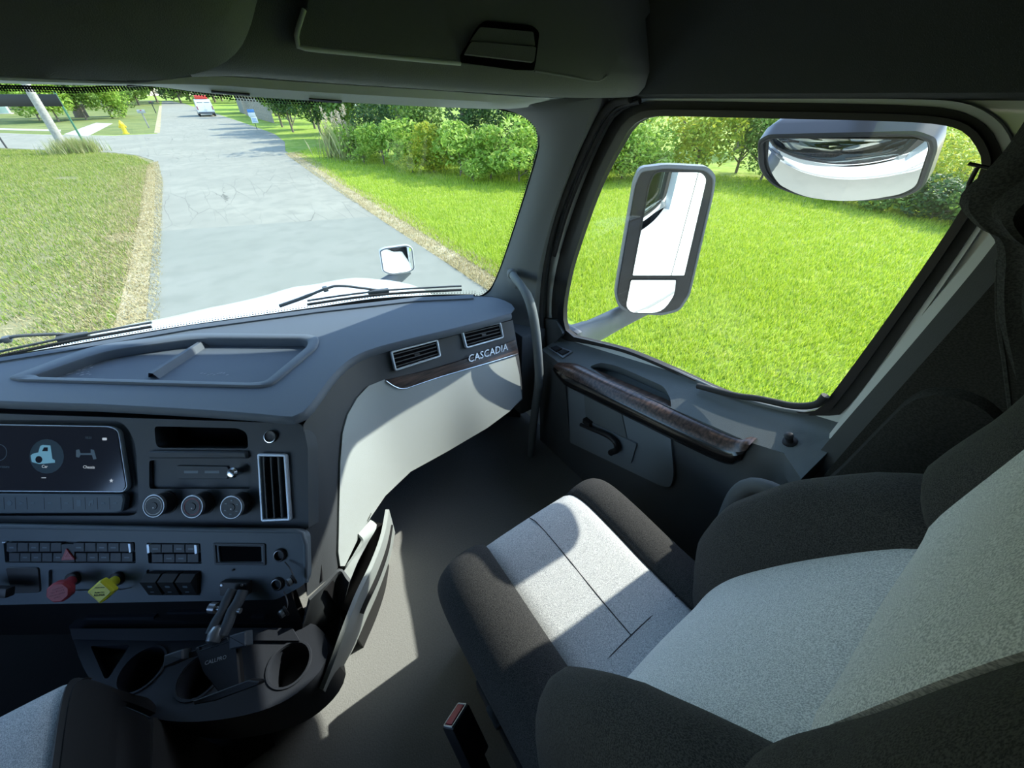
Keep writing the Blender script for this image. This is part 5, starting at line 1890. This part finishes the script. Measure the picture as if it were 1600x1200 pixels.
def plant(name, label, cat, base, height, rad, n, size, material, lumps=9, trunk=True, group=None, seed=0, aspect=.5, low=.0, droop=0.0):
    """shrub or tree: leafy crown over a forked stem"""
    b = Vector(base)
    t = thing(name, label, cat, b, group)
    rz = (height - low) / 2
    c = (b.x, b.y, b.z + low + rz)
    P = crown_points(n, c, (rad, rad, rz * .98), lumps, seed=seed)
    P = P[P[:, 2] > b.z + .04]
    V, F = leaf_arrays(P, np.random.default_rng(seed + 5).uniform(.7, 1.3, len(P)) * size, aspect, droop)
    raw('crown' if trunk is True and low > .6 else 'foliage', V, F, material, t)
    st = MB()
    rr = random.Random(seed)
    r0 = max(.025, height * .018) if low <= .6 else max(.06, height * .028)
    top_ = Vector((b.x, b.y, b.z + low + rz * .9))
    st.add(*tube_vf([b - Vector((0, 0, .05)), b.lerp(top_, .5) + Vector((rr.uniform(-.1, .1), rr.uniform(-.1, .1), 0)), top_], [r0, r0 * .75, r0 * .4], 8))
    for k in range(5):
        w = rr.uniform(0, 6.28)
        s0 = b.lerp(top_, rr.uniform(.15, .7))
        st.add(*tube_vf([s0, s0 + Vector((math.cos(w) * rad * .35, math.sin(w) * rad * .35, rz * .3)), s0 + Vector((math.cos(w) * rad * .7, math.sin(w) * rad * .7, rz * .55))], [r0 * .5, r0 * .35, r0 * .15], 6))
    st.build('trunk' if low > .6 else 'stem', bark, t, 50)
    return t


# ---------------------------------------------------------------- ground, streets
lawnm = mat_ground('lawn_soil', (.20, .31, .03), (.28, .38, .045), (.36, .40, .10), .7, 3.0, .95, .8, 45)
lawnl = mat_ground('rough_lawn_soil', (.19, .20, .07), (.26, .24, .11), (.30, .26, .15), .55, 1.6, .95, .8, 45)
dry = mat_ground('dry_verge_soil', (.42, .34, .19), (.54, .46, .30), (.30, .27, .14), 2.0, 5.0, .95, .9, 40)
asph_old = mat_asphalt('old_asphalt', (.275, .265, .21), (.32, .305, .24), True)
asph_new = mat_asphalt('asphalt_patch', (.24, .242, .195), (.262, .26, .212), False)
conc = mat('concrete', (.46, .44, .40), .9, bump=.4, bscale=60, var=.1, vscale=4)


def slab(name, pts, h, material, label, cat, parent=None):
    """flat piece of ground as a thin slab, outline in plan"""
    vv, tr = fill2d(pts, (), None)
    n = len(vv)
    v = [Vector((a, b, h)) for a, b in vv] + [Vector((a, b, h - .06)) for a, b in vv]
    f = [tuple(t) for t in tr] + [tuple(i + n for i in reversed(t)) for t in tr] + [(a, b, b + n, a + n) for a, b in boundary([tuple(t) for t in tr])]
    o = mobj(name, v, f, material, parent)
    if parent is None:
        tag(o, label, cat, kind='structure')
    return o


def g2(*pts):
    out = []
    for x, y in pts:
        p = PG(x, y)
        out.append((p.x, p.y))
    return out


slab('lawn', [(-90, -40), (120, -40), (120, 220), (-90, 220)], -.005, lawnm, 'bright green mown lawn beside the street', 'lawn')
slab('rough_lawn', [(-40, -10), (-2.0, -10), (-2.0, 8)] + g2((205, 420), (222, 330), (232, 262), (242, 252), (215, 241), (180, 236), (110, 233), (0, 229)) + [(-40, 36)], .0, lawnl, 'patchy worn lawn on the near side of the side street', 'lawn')
verge = slab('dry_verge', [(-2.15, -10), (-1.2, -10), (-1.2, 24)] + g2((250, 258), (232, 262), (222, 330), (200, 430)), .008, dry, 'dry straw-coloured verge between patchy lawn and road', 'verge')
near_R = g2((790, 470), (740, 440), (600, 345))
road = slab('road', [(-1.44, -14), (3.3, -14), (3.3, 3)] + near_R[:2] + g2((588, 339)) + [(-1.5, 12.65)], .014, asph_new, 'smooth pale grey asphalt patch of road in front of the truck', 'road')
slab('old_road', [(-1.5, 12.65)] + g2((588, 339), (520, 288), (470, 252), (446, 236), (445, 222), (430, 210), (395, 197), (345, 180), (312, 170), (290, 162.5), (268, 158), (253, 158), (252, 168), (251, 185), (246, 209)) + g2((180, 212), (90, 211), (0, 208)) + [(-70, 48), (-70, 36)] + g2((0, 231.5), (110, 236), (180, 239), (215, 243), (240, 251)) + [(-1.62, 22)], .010, asph_old, 'older cracked grey asphalt road running to the far trees', 'road')
slab('far_lawn', g2((-40, 207), (0, 207.5), (90, 210), (180, 211), (243, 208), (250, 165)) + [(-3, 150), (-60, 150), (-60, 50)], -.001, mat_ground('far_lawn_soil', (.17, .20, .055), (.22, .24, .08), (.12, .16, .05), .12, .5, .95, .4, 20), 'olive mown lawn across the side street', 'lawn')
slab('driveway', g2((100, 210), (137, 213), (176, 193), (150, 192)), .012, conc, 'pale concrete driveway crossing the far lawn', 'driveway')
slab('sidewalk', g2((-60, 199), (95, 203), (95, 205.5), (-60, 201.5)), .013, conc, 'narrow pale concrete footpath on the far lawn', 'footpath')
slab('dry_edge', g2((250, 208), (253, 165), (249, 165), (241, 208)), .012, dry, 'dry straw edge along the far road', 'verge')
edge_strip = []
for (x, y) in ((800, 470), (760, 449), (700, 409), (600, 344), (520, 292), (470, 256), (447, 240)):
    edge_strip.append(PG(x, y))
e2 = [p + Vector((.55 + .12 * (i % 2), .25, 0)) for i, p in enumerate(edge_strip)]
slab('grass_edge', [(p.x - .15, p.y) for p in edge_strip] + [(p.x, p.y) for p in reversed(e2)], .006, dry, 'dry tan grass edge between road and green lawn', 'verge')


# ---------------------------------------------------------------- grass blades
def blades(name, label, P, h, w, material, lean=.5):
    n = len(P)
    az = RNG.uniform(0, 2 * np.pi, n)
    hh = h * RNG.uniform(.55, 1.3, n)
    le = RNG.uniform(.1, lean, n) * hh
    d = np.stack([np.cos(az), np.sin(az)], 1)
    ww = w * RNG.uniform(.7, 1.3, n)
    px = np.stack([-d[:, 1], d[:, 0]], 1)
    z0 = np.zeros(n) + .0
    A = np.c_[P - px * ww[:, None], z0]
    B = np.c_[P + px * ww[:, None], z0]
    C = np.c_[P + d * le[:, None], hh]
    V = np.stack([A, B, C], 1).reshape(-1, 3)
    o = raw(name, V, np.arange(3 * n).reshape(-1, 3), material, None, 'stuff')
    return tag(o, label, 'grass')


def scatter(n, poly, gap=None):
    xs, ys = [p[0] for p in poly], [p[1] for p in poly]
    q = np.c_[RNG.uniform(min(xs), max(xs), n * 2), RNG.uniform(min(ys), max(ys), n * 2)]
    c = np.zeros(len(q), bool)
    x, y = q[:, 0], q[:, 1]
    for i in range(len(poly)):
        x1, y1 = poly[i]
        x2, y2 = poly[(i + 1) % len(poly)]
        if y1 == y2:
            continue
        k = ((y1 > y) != (y2 > y)) & (x < (x2 - x1) * (y - y1) / (y2 - y1) + x1)
        c ^= k
    return q[c][:n]


re_ = [(p.x + .35, p.y) for p in edge_strip]
lawn_poly = [(3.6, -2.5)] + [(max(a, 3.55), b) for a, b in re_] + [(5.5, 27), (12, 14), (17, 8), (17, -2.5)]
P = scatter(560000, lawn_poly)
dd = np.hypot(P[:, 0], P[:, 1])
P = P[RNG.uniform(0, 1, len(P)) < np.clip((7.5 / dd) ** 1.6, 0, 1)]
nz = np.sin(P[:, 0] * 2.1 + np.sin(P[:, 1] * 1.3) * 2) * np.sin(P[:, 1] * 1.7)
blades('lawn_grass', 'short bright green grass of the lawn by the passenger window', P, .075, .007, B_lawn, .9)
lp_ = [(-1.85, 5.0), (-1.85, 14), (-1.95, 24)] + g2((236, 256), (214, 245), (180, 240.5), (110, 238), (0, 233)) + [(-18, 24), (-9, 9), (-5, 5)]
P = scatter(150000, lp_)
m_ = (np.sin(P[:, 0] * 1.1 + 1.3 * np.sin(P[:, 1] * .55)) * np.cos(P[:, 1] * .8 + .6 * np.sin(P[:, 0]))) < .93
blades('rough_grass', 'short patchy green and straw grass on the worn lawn', P[m_], .085, .007, B_left, .9)
P = scatter(22000, [(-2.2, 5), (-1.32, 5), (-1.38, 20), (-1.6, 26), (-2.1, 25), (-2.25, 15)])
P = np.r_[P, np.c_[-2.1 - np.abs(RNG.normal(0, .45, 12000)), RNG.uniform(5, 25, 12000)]]
blades('verge_straw', 'dry straw grass clippings along the verge by the road', P, .05, .008, B_dry, 2.2)
pe = []
for _ in range(16000):
    i = random.randrange(len(edge_strip) - 1)
    t = random.random()
    a, b = edge_strip[i].lerp(edge_strip[i + 1], t), e2[i].lerp(e2[i + 1], t)
    q = a.lerp(b, random.random() ** 1.5 * 1.3 - .1)
    pe.append((q.x, q.y))
blades('edge_straw', 'dry tan grass at the lawn edge along the road', np.array(pe), .055, .007, B_dry, 1.6)
tf = PG(118, 238)
P = np.c_[RNG.normal(tf.x + .1, .42, 1800), RNG.normal(tf.y - .2, .35, 1800)]
blades('pole_tuft', 'tall yellowing grass tuft around the foot of the poles', P, .6, .016, B_reed, .6)

# ---------------------------------------------------------------- hedge and shrubs beside the lawn
def gp(px, py):
    p = PG(px, py)
    return (p.x, p.y, 0)


sh_lab = 'bright leafy sumac shrub in the hedge along the roadside lawn'
line = [(5.4, 20.6), (5.7, 18.6), (6.2, 17.0), (6.6, 15.5), (7.1, 14.2), (7.7, 13.0), (8.3, 12.0), (9.0, 11.2), (9.8, 10.7), (10.7, 10.4), (11.7, 10.2)]
for i, (x, y) in enumerate(line):
    plant('sumac_shrub', sh_lab if (i % 3 or not i % 2) else 'yellowing leafy sumac shrub in the hedge along the roadside lawn', 'shrub', (x + .9, y + .55, 0), random.uniform(1.55, 2.05), random.uniform(1.05, 1.4), 2400, .17, L_bright if i % 3 else L_yellow if i % 2 else L_bright, 10, group='bright shrubs along the roadside lawn', seed=100 + i, aspect=.42, droop=-.3)
for i, (x, y) in enumerate([(5.9, 20.0), (6.7, 16.6), (7.8, 13.6), (9.2, 11.6), (10.8, 10.9)]):
    plant('low_weed', 'low yellow-green weedy plant at the foot of the roadside hedge', 'plant', (x + .1, y - .1, 0), random.uniform(.7, .95), random.uniform(.7, .9), 900, .12, L_yellow if i % 2 else L_bright, 8, group='weeds at the hedge foot', seed=160 + i, aspect=.35)
for i, (x, y) in enumerate([(7.6, 21.5), (8.3, 18.4), (9.4, 15.8), (10.7, 14.1), (12.3, 13.2), (14.3, 13.0)]):
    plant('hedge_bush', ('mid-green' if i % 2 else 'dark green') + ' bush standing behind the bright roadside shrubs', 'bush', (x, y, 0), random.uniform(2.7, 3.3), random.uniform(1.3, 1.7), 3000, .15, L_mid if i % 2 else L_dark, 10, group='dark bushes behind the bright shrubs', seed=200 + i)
# side of the lawn seen through the door window
plant('yellow_bush', 'tall yellow-green bush at the lawn corner past the wing mirror', 'bush', (15.2, 9.4, 0), 3.3, 1.9, 4500, .16, L_yellow, 11, seed=301)
plant('leafy_bush', 'fresh green bush low beside the wing mirror', 'bush', (12.9, 10.2, 0), 2.1, 1.4, 2800, .15, L_bright, 10, seed=302)
for i, (x, y, h) in enumerate([(16.6, 7.6, 2.6), (16.4, 5.8, 2.5), (17.4, 9.0, 3.2), (18.2, 6.6, 3.0)]):
    plant('grey_green_bush', ('grey-green' if i % 2 else 'plain green') + ' bush in the far hedge across the lawn', 'bush', (x, y, 0), h, 1.6, 3200, .14, L_grey if i % 2 else L_mid, 11, group='grey-green bushes across the lawn', seed=310 + i)
for i, (x, y) in enumerate([(15.2, 4.4), (15.1, 3.4), (15.0, 2.3), (14.8, 1.3)]):
    plant('dark_bush', 'low dark green bush at the lawn edge under the look-down mirror', 'bush', (x, y, 0), random.uniform(.95, 1.25), 1.0, 2200, .12, L_dark if i % 2 == 0 else L_mid, 10, group='low dark bushes at the lawn edge', seed=330 + i)
for i, (x, y) in enumerate([(17.2, 4.6), (17.0, 3.2), (16.8, 1.8), (17.0, .4), (19.2, 3.9), (19.0, 2.0), (19.0, .4)]):
    plant('goldenrod', 'tall yellow-flowered weed behind the low dark bushes', 'plant', (x, y, 0), random.uniform(1.9, 2.4) + (.3 if x > 18 else 0), 1.25, 2400, .13, L_yellow, 10, group='yellow weeds behind the dark bushes', seed=350 + i, aspect=.3)
# trees behind the hedge
for i, (x, y, h, r) in enumerate([(11.5, 20.5, 6.0, 2.4), (10.0, 25.5, 6.5, 2.6), (14.5, 18.0, 5.6, 2.3), (18.5, 15.0, 5.6, 2.4), (23.5, 12.5, 6.0, 2.6), (26, 7.5, 5.5, 2.6), (27, 3.0, 5.2, 2.6), (27, -1.5, 5.2, 2.6)]):
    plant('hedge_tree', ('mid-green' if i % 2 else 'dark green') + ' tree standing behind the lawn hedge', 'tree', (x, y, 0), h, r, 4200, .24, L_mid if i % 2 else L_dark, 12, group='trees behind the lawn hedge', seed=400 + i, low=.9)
# roadside trees that shade the road
for i, (x, y, h, r) in enumerate([(7.4, 27.5, 4.3, 1.7), (8.2, 31.0, 4.8, 1.8), (7.8, 35.0, 5.0, 1.8), (8.6, 40.0, 5.4, 2.0), (10.8, 29.0, 5.2, 2.0), (10.8, 34.0, 6.5, 2.4), (11.5, 46.0, 6.0, 2.5), (12, 54.0, 6.5, 2.6), (6.5, 37.8, 4.4, 1.4), (6.7, 43.2, 4.8, 1.5), (8.6, 49.0, 5.0, 1.6), (9.0, 60, 6, 2.0)]):
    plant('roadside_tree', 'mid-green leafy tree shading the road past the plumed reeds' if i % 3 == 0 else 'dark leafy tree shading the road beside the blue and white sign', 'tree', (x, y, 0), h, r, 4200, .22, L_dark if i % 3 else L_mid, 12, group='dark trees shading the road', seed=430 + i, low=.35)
# distant trees past the road end
far = [(-9, 118), (-3, 126), (3, 132), (9, 128), (16, 122), (24, 116), (14, 100), (12, 80), (19, 70), (33, 100), (-15, 112), (-22, 108), (-11, 101), (-5.5, 110), (1, 117), (7, 119), (11, 112), (-18, 100)]
for i, (x, y) in enumerate(far):
    plant('distant_tree', ('pale grey-green tree' if i % 3 == 0 else 'mid-green tree') + ' beyond the far end of the road', 'tree', (x, y, 0), random.uniform(8, 11), random.uniform(3.8, 5.0), 2600, .55, L_grey if i % 3 == 0 else L_mid, 11, group='distant trees past the road end', seed=460 + i, low=.2)
for i, (x, y) in enumerate([(-24, 132), (-16, 134), (-8, 136), (0, 138), (8, 140), (16, 138), (24, 136)]):
    plant('distant_bush', 'broad hazy bush closing the view past the road end', 'bush', (x, y, 0), 5.0, 4.6, 2200, .6, L_grey if i % 2 else L_mid, 16, group='bushes past the road end', seed=520 + i)
# far lawn across the side street
for i, (x, y, h, r) in enumerate([(-6.1, 66, 4.6, 2.0), (-8.0, 64, 5.0, 2.2), (-9.8, 62, 4.6, 2.0), (-5.2, 70, 5.4, 1.8), (-11.8, 66, 4.4, 2.1)]):
    plant('far_shrub', ('large dark green shrub' if i % 2 else 'large light green shrub') + ' on the far lawn behind the hydrant', 'shrub', (x, y, 0), h, r, 5200, .26, L_mid if i % 2 else L_bright, 18, group='large shrubs behind the hydrant', seed=480 + i)
for i, (x, y, h, r, lab) in enumerate([(-20, 74, 9, 4.2, 'broad tree standing on the far lawn beside the pale house'), (-9.0, 70, 10, 3.2, 'tall tree with thick bare trunk rising from the far shrubs'), (-30, 104, 9, 4.5, 'broad tree behind the pale house')]):
    t = plant('shade_tree', lab, 'tree', (x, y, 0), h, r, 3600, .45, L_mid, 12, seed=500 + i, low=3.4)
    tube('bare_trunk', [Vector((x, y, 0)), Vector((x + .1, y, 2.2)), Vector((x, y, 4.5))], [.62, .45, .35], bark, t, 10)

# reeds with plumes at the hedge end
for i, (x, y) in enumerate([(5.5, 22.6), (6.1, 22.0), (5.8, 21.3)]):
    t = thing('plume_reed', 'tall reed clump with pale plumes at the end of the hedge', 'reed', (x, y, 0), 'plumed reeds at the hedge end')
    k = 80
    P = np.c_[RNG.normal(x, .28, k), RNG.normal(y, .28, k)]
    az = RNG.uniform(0, 6.28, k)
    hh = RNG.uniform(.8, 1.6, k)
    d = np.c_[np.cos(az), np.sin(az)] * (hh * .28)[:, None]
    pxv = np.c_[-np.sin(az), np.cos(az)] * .014
    V = np.stack([np.c_[P - pxv, np.zeros(k)], np.c_[P + pxv, np.zeros(k)], np.c_[P + d * .4 + pxv * .8, hh * .65], np.c_[P + d, hh]], 1).reshape(-1, 3)
    raw('reed_blades', V, np.arange(4 * k).reshape(-1, 4), B_reed, t)
    pts = []
    for j in range(6):
        a0_, r_ = random.uniform(0, 6.28), random.uniform(.1, .45)
        hx_, hy_, hz_ = x + r_ * math.cos(a0_), y + r_ * math.sin(a0_), random.uniform(1.5, 2.1)
        for q in range(26):
            s_ = q / 26
            pts.append((hx_ + random.gauss(0, .03), hy_ + random.gauss(0, .03), hz_ - .38 * s_))
    V, F = leaf_arrays(np.array(pts), np.full(len(pts), .10), .35, 1.2)
    raw('plumes', V, F, mat_leaf('plume_%d' % i, [(.5, .40, .28), (.66, .56, .42)], .3), t)
# pale dead branches in the hedge
db = thing('dead_branches', 'pale bare dead branches leaning over the hedge', 'branch', (11.0, 12.6, 0))
for j in range(6):
    x0, y0 = 10.6 + .22 * j, 12.7 + .1 * j
    tube('branch', [Vector((x0, y0, .6)), Vector((x0 - .5, y0 + .2, 1.7)), Vector((x0 - 1.0 - .1 * j, y0 + .3, 2.75))], [.035, .025, .012], mat('dead_wood', (.42, .38, .33), .9), db, 6)

# ---------------------------------------------------------------- street furniture
pb = PG(106, 239)
up_pole = thing('utility_pole', 'grey weathered wooden utility pole standing in a grass tuft', 'pole', pb)
tube('pole_shaft', [pb - Vector((0, 0, .1)), pb + Vector((0, 0, 3)), pb + Vector((.02, 0, 8.5))], [.19, .17, .13], weathered, up_pole, 14)
v, f = box_vf(pb + Vector((0, -.02, 7.9)), (1.1, .05, .06))
mobj('cross_arm', v, f, weathered, up_pole)
for k in (-.9, -.3, .3, .9):
    tube('insulator', [pb + Vector((k, -.02, 7.96)), pb + Vector((k, -.02, 8.12))], .04, M['grey'], up_pole, 8)
gpn = mat('green_steel_post', (.05, .16, .09), .5)
g0, k0 = PG(135, 230), PG(11, 232)
k0 = Vector((k0.x, k0.y, 0))
sb = thing('sign_board', 'long black sign board on two posts at the street corner', 'sign', g0)


def vert_at(px, py, base):
    """height above a ground point where a photo row crosses it"""
    d = ray(px, py)
    t = math.hypot(base.x, base.y) / math.hypot(d.x, d.y)
    return HC + d.z * t


zt, zb = vert_at(98, 147, g0), vert_at(100, 166, g0)
tube('sign_post', [Vector((g0.x, g0.y, -.05)), Vector((g0.x, g0.y, zt + .12))], .05, gpn, sb, 10)
lft = Vector((k0.x, k0.y, 0))
dirs = (g0 - lft)
tube('sign_post', [Vector((lft.x, lft.y, -.05)), Vector((lft.x, lft.y, zt + .05))], .045, mat('dark_post', (.05, .05, .05), .6), sb, 10)
a_ = lft - dirs * .15
bvec = dirs.normalized()
v, f = bbox_vf((a_ + g0) / 2 + Vector((0, -.06, (zt + zb) / 2)), ((g0 - a_).length / 2 + .03, .025, (zt - zb) / 2), .012, (bvec, Vector((-bvec.y, bvec.x, 0)), Vector((0, 0, 1))))
mobj('board', v, f, M['black'], sb, 40)

hyd = thing('fire_hydrant', 'yellow fire hydrant on the far lawn by the side street', 'fire hydrant', PG(197, 209))
hb = PG(197, 209)
hy = mat('hydrant_yellow', (.75, .55, .03), .5)
HFm = Frame(hb, Vector((1, 0, 0)), Vector((0, 0, 1)))
lathe('barrel', HFm, (0, 0), [(.20, 0), (.20, .05), (.14, .06), (.13, .50), (.17, .52), (.17, .56), (.13, .58)], hy, hyd, 18)
lathe('bonnet', HFm, (0, 0), [(.15, .58), (.15, .62), (.11, .70), (.05, .75), (.05, .80), (.03, .81)], hy, hyd, 18)
for sg in (-1, 1):
    tube('hose_cap', [hb + Vector((sg * .10, 0, .42)), hb + Vector((sg * .22, 0, .42))], .065, hy, hyd, 12)
tube('pumper_cap', [hb + Vector((0, -.10, .40)), hb + Vector((0, -.22, .40))], .085, hy, hyd, 12)

mbm = mat('mailbox_dark', (.06, .065, .06), .6)
for i, (bx0, lab, dark) in enumerate((((233, 200), 'grey mailbox with dark post near the yellow hydrant', 0), ((244, 177), 'dark mailbox on a post farther up beside the road', 1))):
    m0_ = PG(*bx0)
    mb_ = thing('mailbox', lab, 'mailbox', m0_)
    box('mailbox_post', m0_ + Vector((0, 0, .5)), (.05, .05, .52), weathered if not dark else mbm, mb_, .01)
    v, f = [], []
    prof = [(-.10, 0)] + [(.10 * math.cos(math.pi - k * math.pi / 8), .12 + .10 * math.sin(math.pi - k * math.pi / 8)) for k in range(9)] + [(.10, 0)]
    loft('mailbox_body', [[m0_ + Vector((yy, a, 1.02 + b)) for a, b in prof + prof[:1]] for yy in (-.26, .26)], mat('mailbox_grey', (.32, .33, .32), .5, .3) if not dark else mbm, mb_, .004)
    for yy in (-.262, .262):
        mobj('mailbox_door', [m0_ + Vector((yy, a, 1.02 + b)) for a, b in prof], [tuple(range(len(prof)))], mbm, mb_)
    box('mailbox_flag', m0_ + Vector((0, -.115, 1.2)), (.06, .006, .03), M['red'], mb_, .002)

s0_ = PG(402, 203)
sg_ = thing('yard_sign', 'small blue and white sign with two panels on a thin post beside the road', 'sign', s0_)
z1, z2, z3 = vert_at(402, 171, s0_), vert_at(402, 181, s0_), vert_at(402, 192, s0_)
tube('sign_post', [s0_, s0_ + Vector((0, 0, z1))], .022, mbm, sg_, 8)
box('sign_panel', s0_ + Vector((-.02, -.04, (z1 * .93 + z2) / 2)), (.24, .012, (z1 - z2) / 2), mat('sign_white', (.75, .78, .8), .5), sg_, .004)
box('sign_header', s0_ + Vector((-.02, -.058, z1 - .08)), (.24, .006, .10), mat('sign_blue', (.08, .25, .62), .5), sg_, .002)
box('sign_panel', s0_ + Vector((.04, -.04, (z2 + z3) / 2 - .03)), (.22, .012, (z2 - z3) / 2 - .03), mat('sign_white', (.75, .78, .8), .5), sg_, .004)
for k in range(3):
    box('sign_line', s0_ + Vector((.04, -.056, (z2 + z3) / 2 - .12 + .08 * k)), (.14, .003, .018), mat('sign_blue', (.08, .25, .62), .5), sg_, .001)

# ---------------------------------------------------------------- parked van
vb = PG(324, 181)
van = thing('van', 'white parked van with a red load on its roof', 'van', vb)
KV = .8
W_, L_, H_ = 1.0, 2.5, 2.0
prof = [(-L_, .35), (-L_ - .02, .9), (-L_ + .12, 1.75), (-L_ + .3, 1.98), (1.1, 1.98), (1.6, 1.55), (2.0, 1.12), (2.55, .95), (2.6, .40)]


def vanrow(x, k, sh=0):
    return [vb + Vector((x * (1 - .10 * max(0, (z - .95)) ** 1.2), y, z * 1.0 + sh)) for y, z in prof]


vm = mat('van_white', (.78, .80, .82), .35, coat=.4)
v, f = loft_vf([vanrow(-W_, 1), vanrow(W_, 1)])
n = len(prof)
f += [tuple(range(n)), tuple(range(n, 2 * n))]
mobj('van_body', v, f, vm, van, 20)
dg_ = mat('van_glass', (.03, .04, .05), .15)
for sg in (-1, 1):
    mobj('rear_window', [vb + Vector((sg * x, y - .012, z)) for x, y, z in ((.08, -2.46, 1.12), (.80, -2.46, 1.12), (.74, -2.385, 1.66), (.08, -2.385, 1.66))], [(0, 1, 2, 3)], dg_, van)
    box('tail_light', vb + Vector((sg * .90, -2.50, 1.0)), (.06, .03, .22), M['red'], van, .01)
    for yy in (-1.6, 1.7):
        tube('wheel', [vb + Vector((sg * .80, yy, .34)), vb + Vector((sg * 1.01, yy, .34))], .34, M['rubber'], van, 18)
    mobj('side_window', [vb + Vector((sg * (1.0 - .10 * (z - .95) ** 1.2 + .006), y, z)) for y, z in ((.7, 1.15), (1.7, 1.15), (1.25, 1.65), (.7, 1.7))], [(0, 1, 2, 3)], dg_, van)
box('bumper', vb + Vector((0, -2.56, .46)), (.98, .08, .11), M['grey'], van, .03)
box('number_plate', vb + Vector((.0, -2.54, .80)), (.18, .01, .07), M['whiteprint'], van, .004)
box('roof_load', vb + Vector((0, -1.3, 2.22)), (.72, .95, .20), mat('red_load', (.72, .06, .04), .5), van, .06)
for yy in (-2.0, -.6):
    box('roof_bar', vb + Vector((0, yy, 2.02)), (.86, .03, .03), M['grey'], van, .008)
box('door_seam', vb + Vector((0, -2.52, .95)), (.006, .006, .45), M['rubber'], van, .001)

van.scale = (KV, KV, KV)

# ---------------------------------------------------------------- buildings and fence far back
def house(name, label, x0, x1, y0, y1, hw, hr, wallm, roofm, wins):
    h = thing(name, label, 'building', ((x0 + x1) / 2, (y0 + y1) / 2, 0))
    v, f = box_vf(((x0 + x1) / 2, (y0 + y1) / 2, hw / 2), ((x1 - x0) / 2, (y1 - y0) / 2, hw / 2))
    mobj('wall', v, f, wallm, h)
    o = .4
    ym = (y0 + y1) / 2
    mobj('roof', [(x0 - o, y0 - o, hw - .1), (x1 + o, y0 - o, hw - .1), (x1 + o, y1 + o, hw - .1), (x0 - o, y1 + o, hw - .1), (x0 - o, ym, hr), (x1 + o, ym, hr)], [(0, 1, 5, 4), (2, 3, 4, 5), (0, 4, 3), (1, 2, 5), (0, 3, 2, 1)], roofm, h)
    for (wx, wz, ww, wh) in wins:
        wo = box('window', (wx, y0 - .03, wz), (ww, .04, wh), M['white'], h, .01)
        box('pane', (wx, y0 - .075, wz), (ww * .85, .008, wh * .88), dg_, wo, .002)
    return h


roofm = mat('grey_shingle', (.42, .47, .50), .8, bump=.4, bscale=8, var=.1, vscale=3)
house('shed', 'low grey-roofed shed among the roadside trees', 6.6, 10.5, 66, 72, 2.0, 3.4, mat('shed_wall', (.30, .28, .25), .9, var=.15, vscale=3), roofm, [(8.4, 1.2, .4, .4)])
house('house', 'pale house behind the far lawn trees', -36, -22, 80, 88, 3.0, 5.6, mat('house_wall', (.62, .58, .52), .8), roofm, [(-33, 1.6, .7, .6), (-29, 1.6, .7, .6), (-25, 1.6, .7, .6)])
house('white_house', 'white house half hidden by trees far up the road', 16, 26, 84, 91, 3.0, 5.2, mat('white_wall', (.75, .77, .78), .8), roofm, [(18, 1.6, .6, .6), (22, 1.6, .6, .6)])
fence = thing('board_fence', 'grey weathered board fence between the shed and the sign', 'fence', (7.6, 52, 0))
fm_ = mat('fence_wood', (.27, .24, .20), .9, var=.2, vscale=5)
for k in range(26):
    p = Vector((6.4 + .02 * k, 64 - k * .62, 0))
    v, f = box_vf(p + Vector((0, 0, .85)), (.02, .27, .85))
    mobj('board', v, f, fm_, fence)
ub = PG(5, 178)
ut = thing('utility_box', 'pale green utility box on the far lawn', 'utility box', ub)
box('cabinet', ub + Vector((0, 0, .55)), (.7, .5, .55), mat('pale_green_paint', (.36, .48, .44), .6), ut, .05)
box('cabinet_lid', ub + Vector((0, 0, 1.12)), (.74, .54, .05), mat('pale_green_paint', (.36, .48, .44), .6), ut, .02)
box('plinth', ub + Vector((0, 0, .03)), (.85, .65, .04), conc, ut, .01)
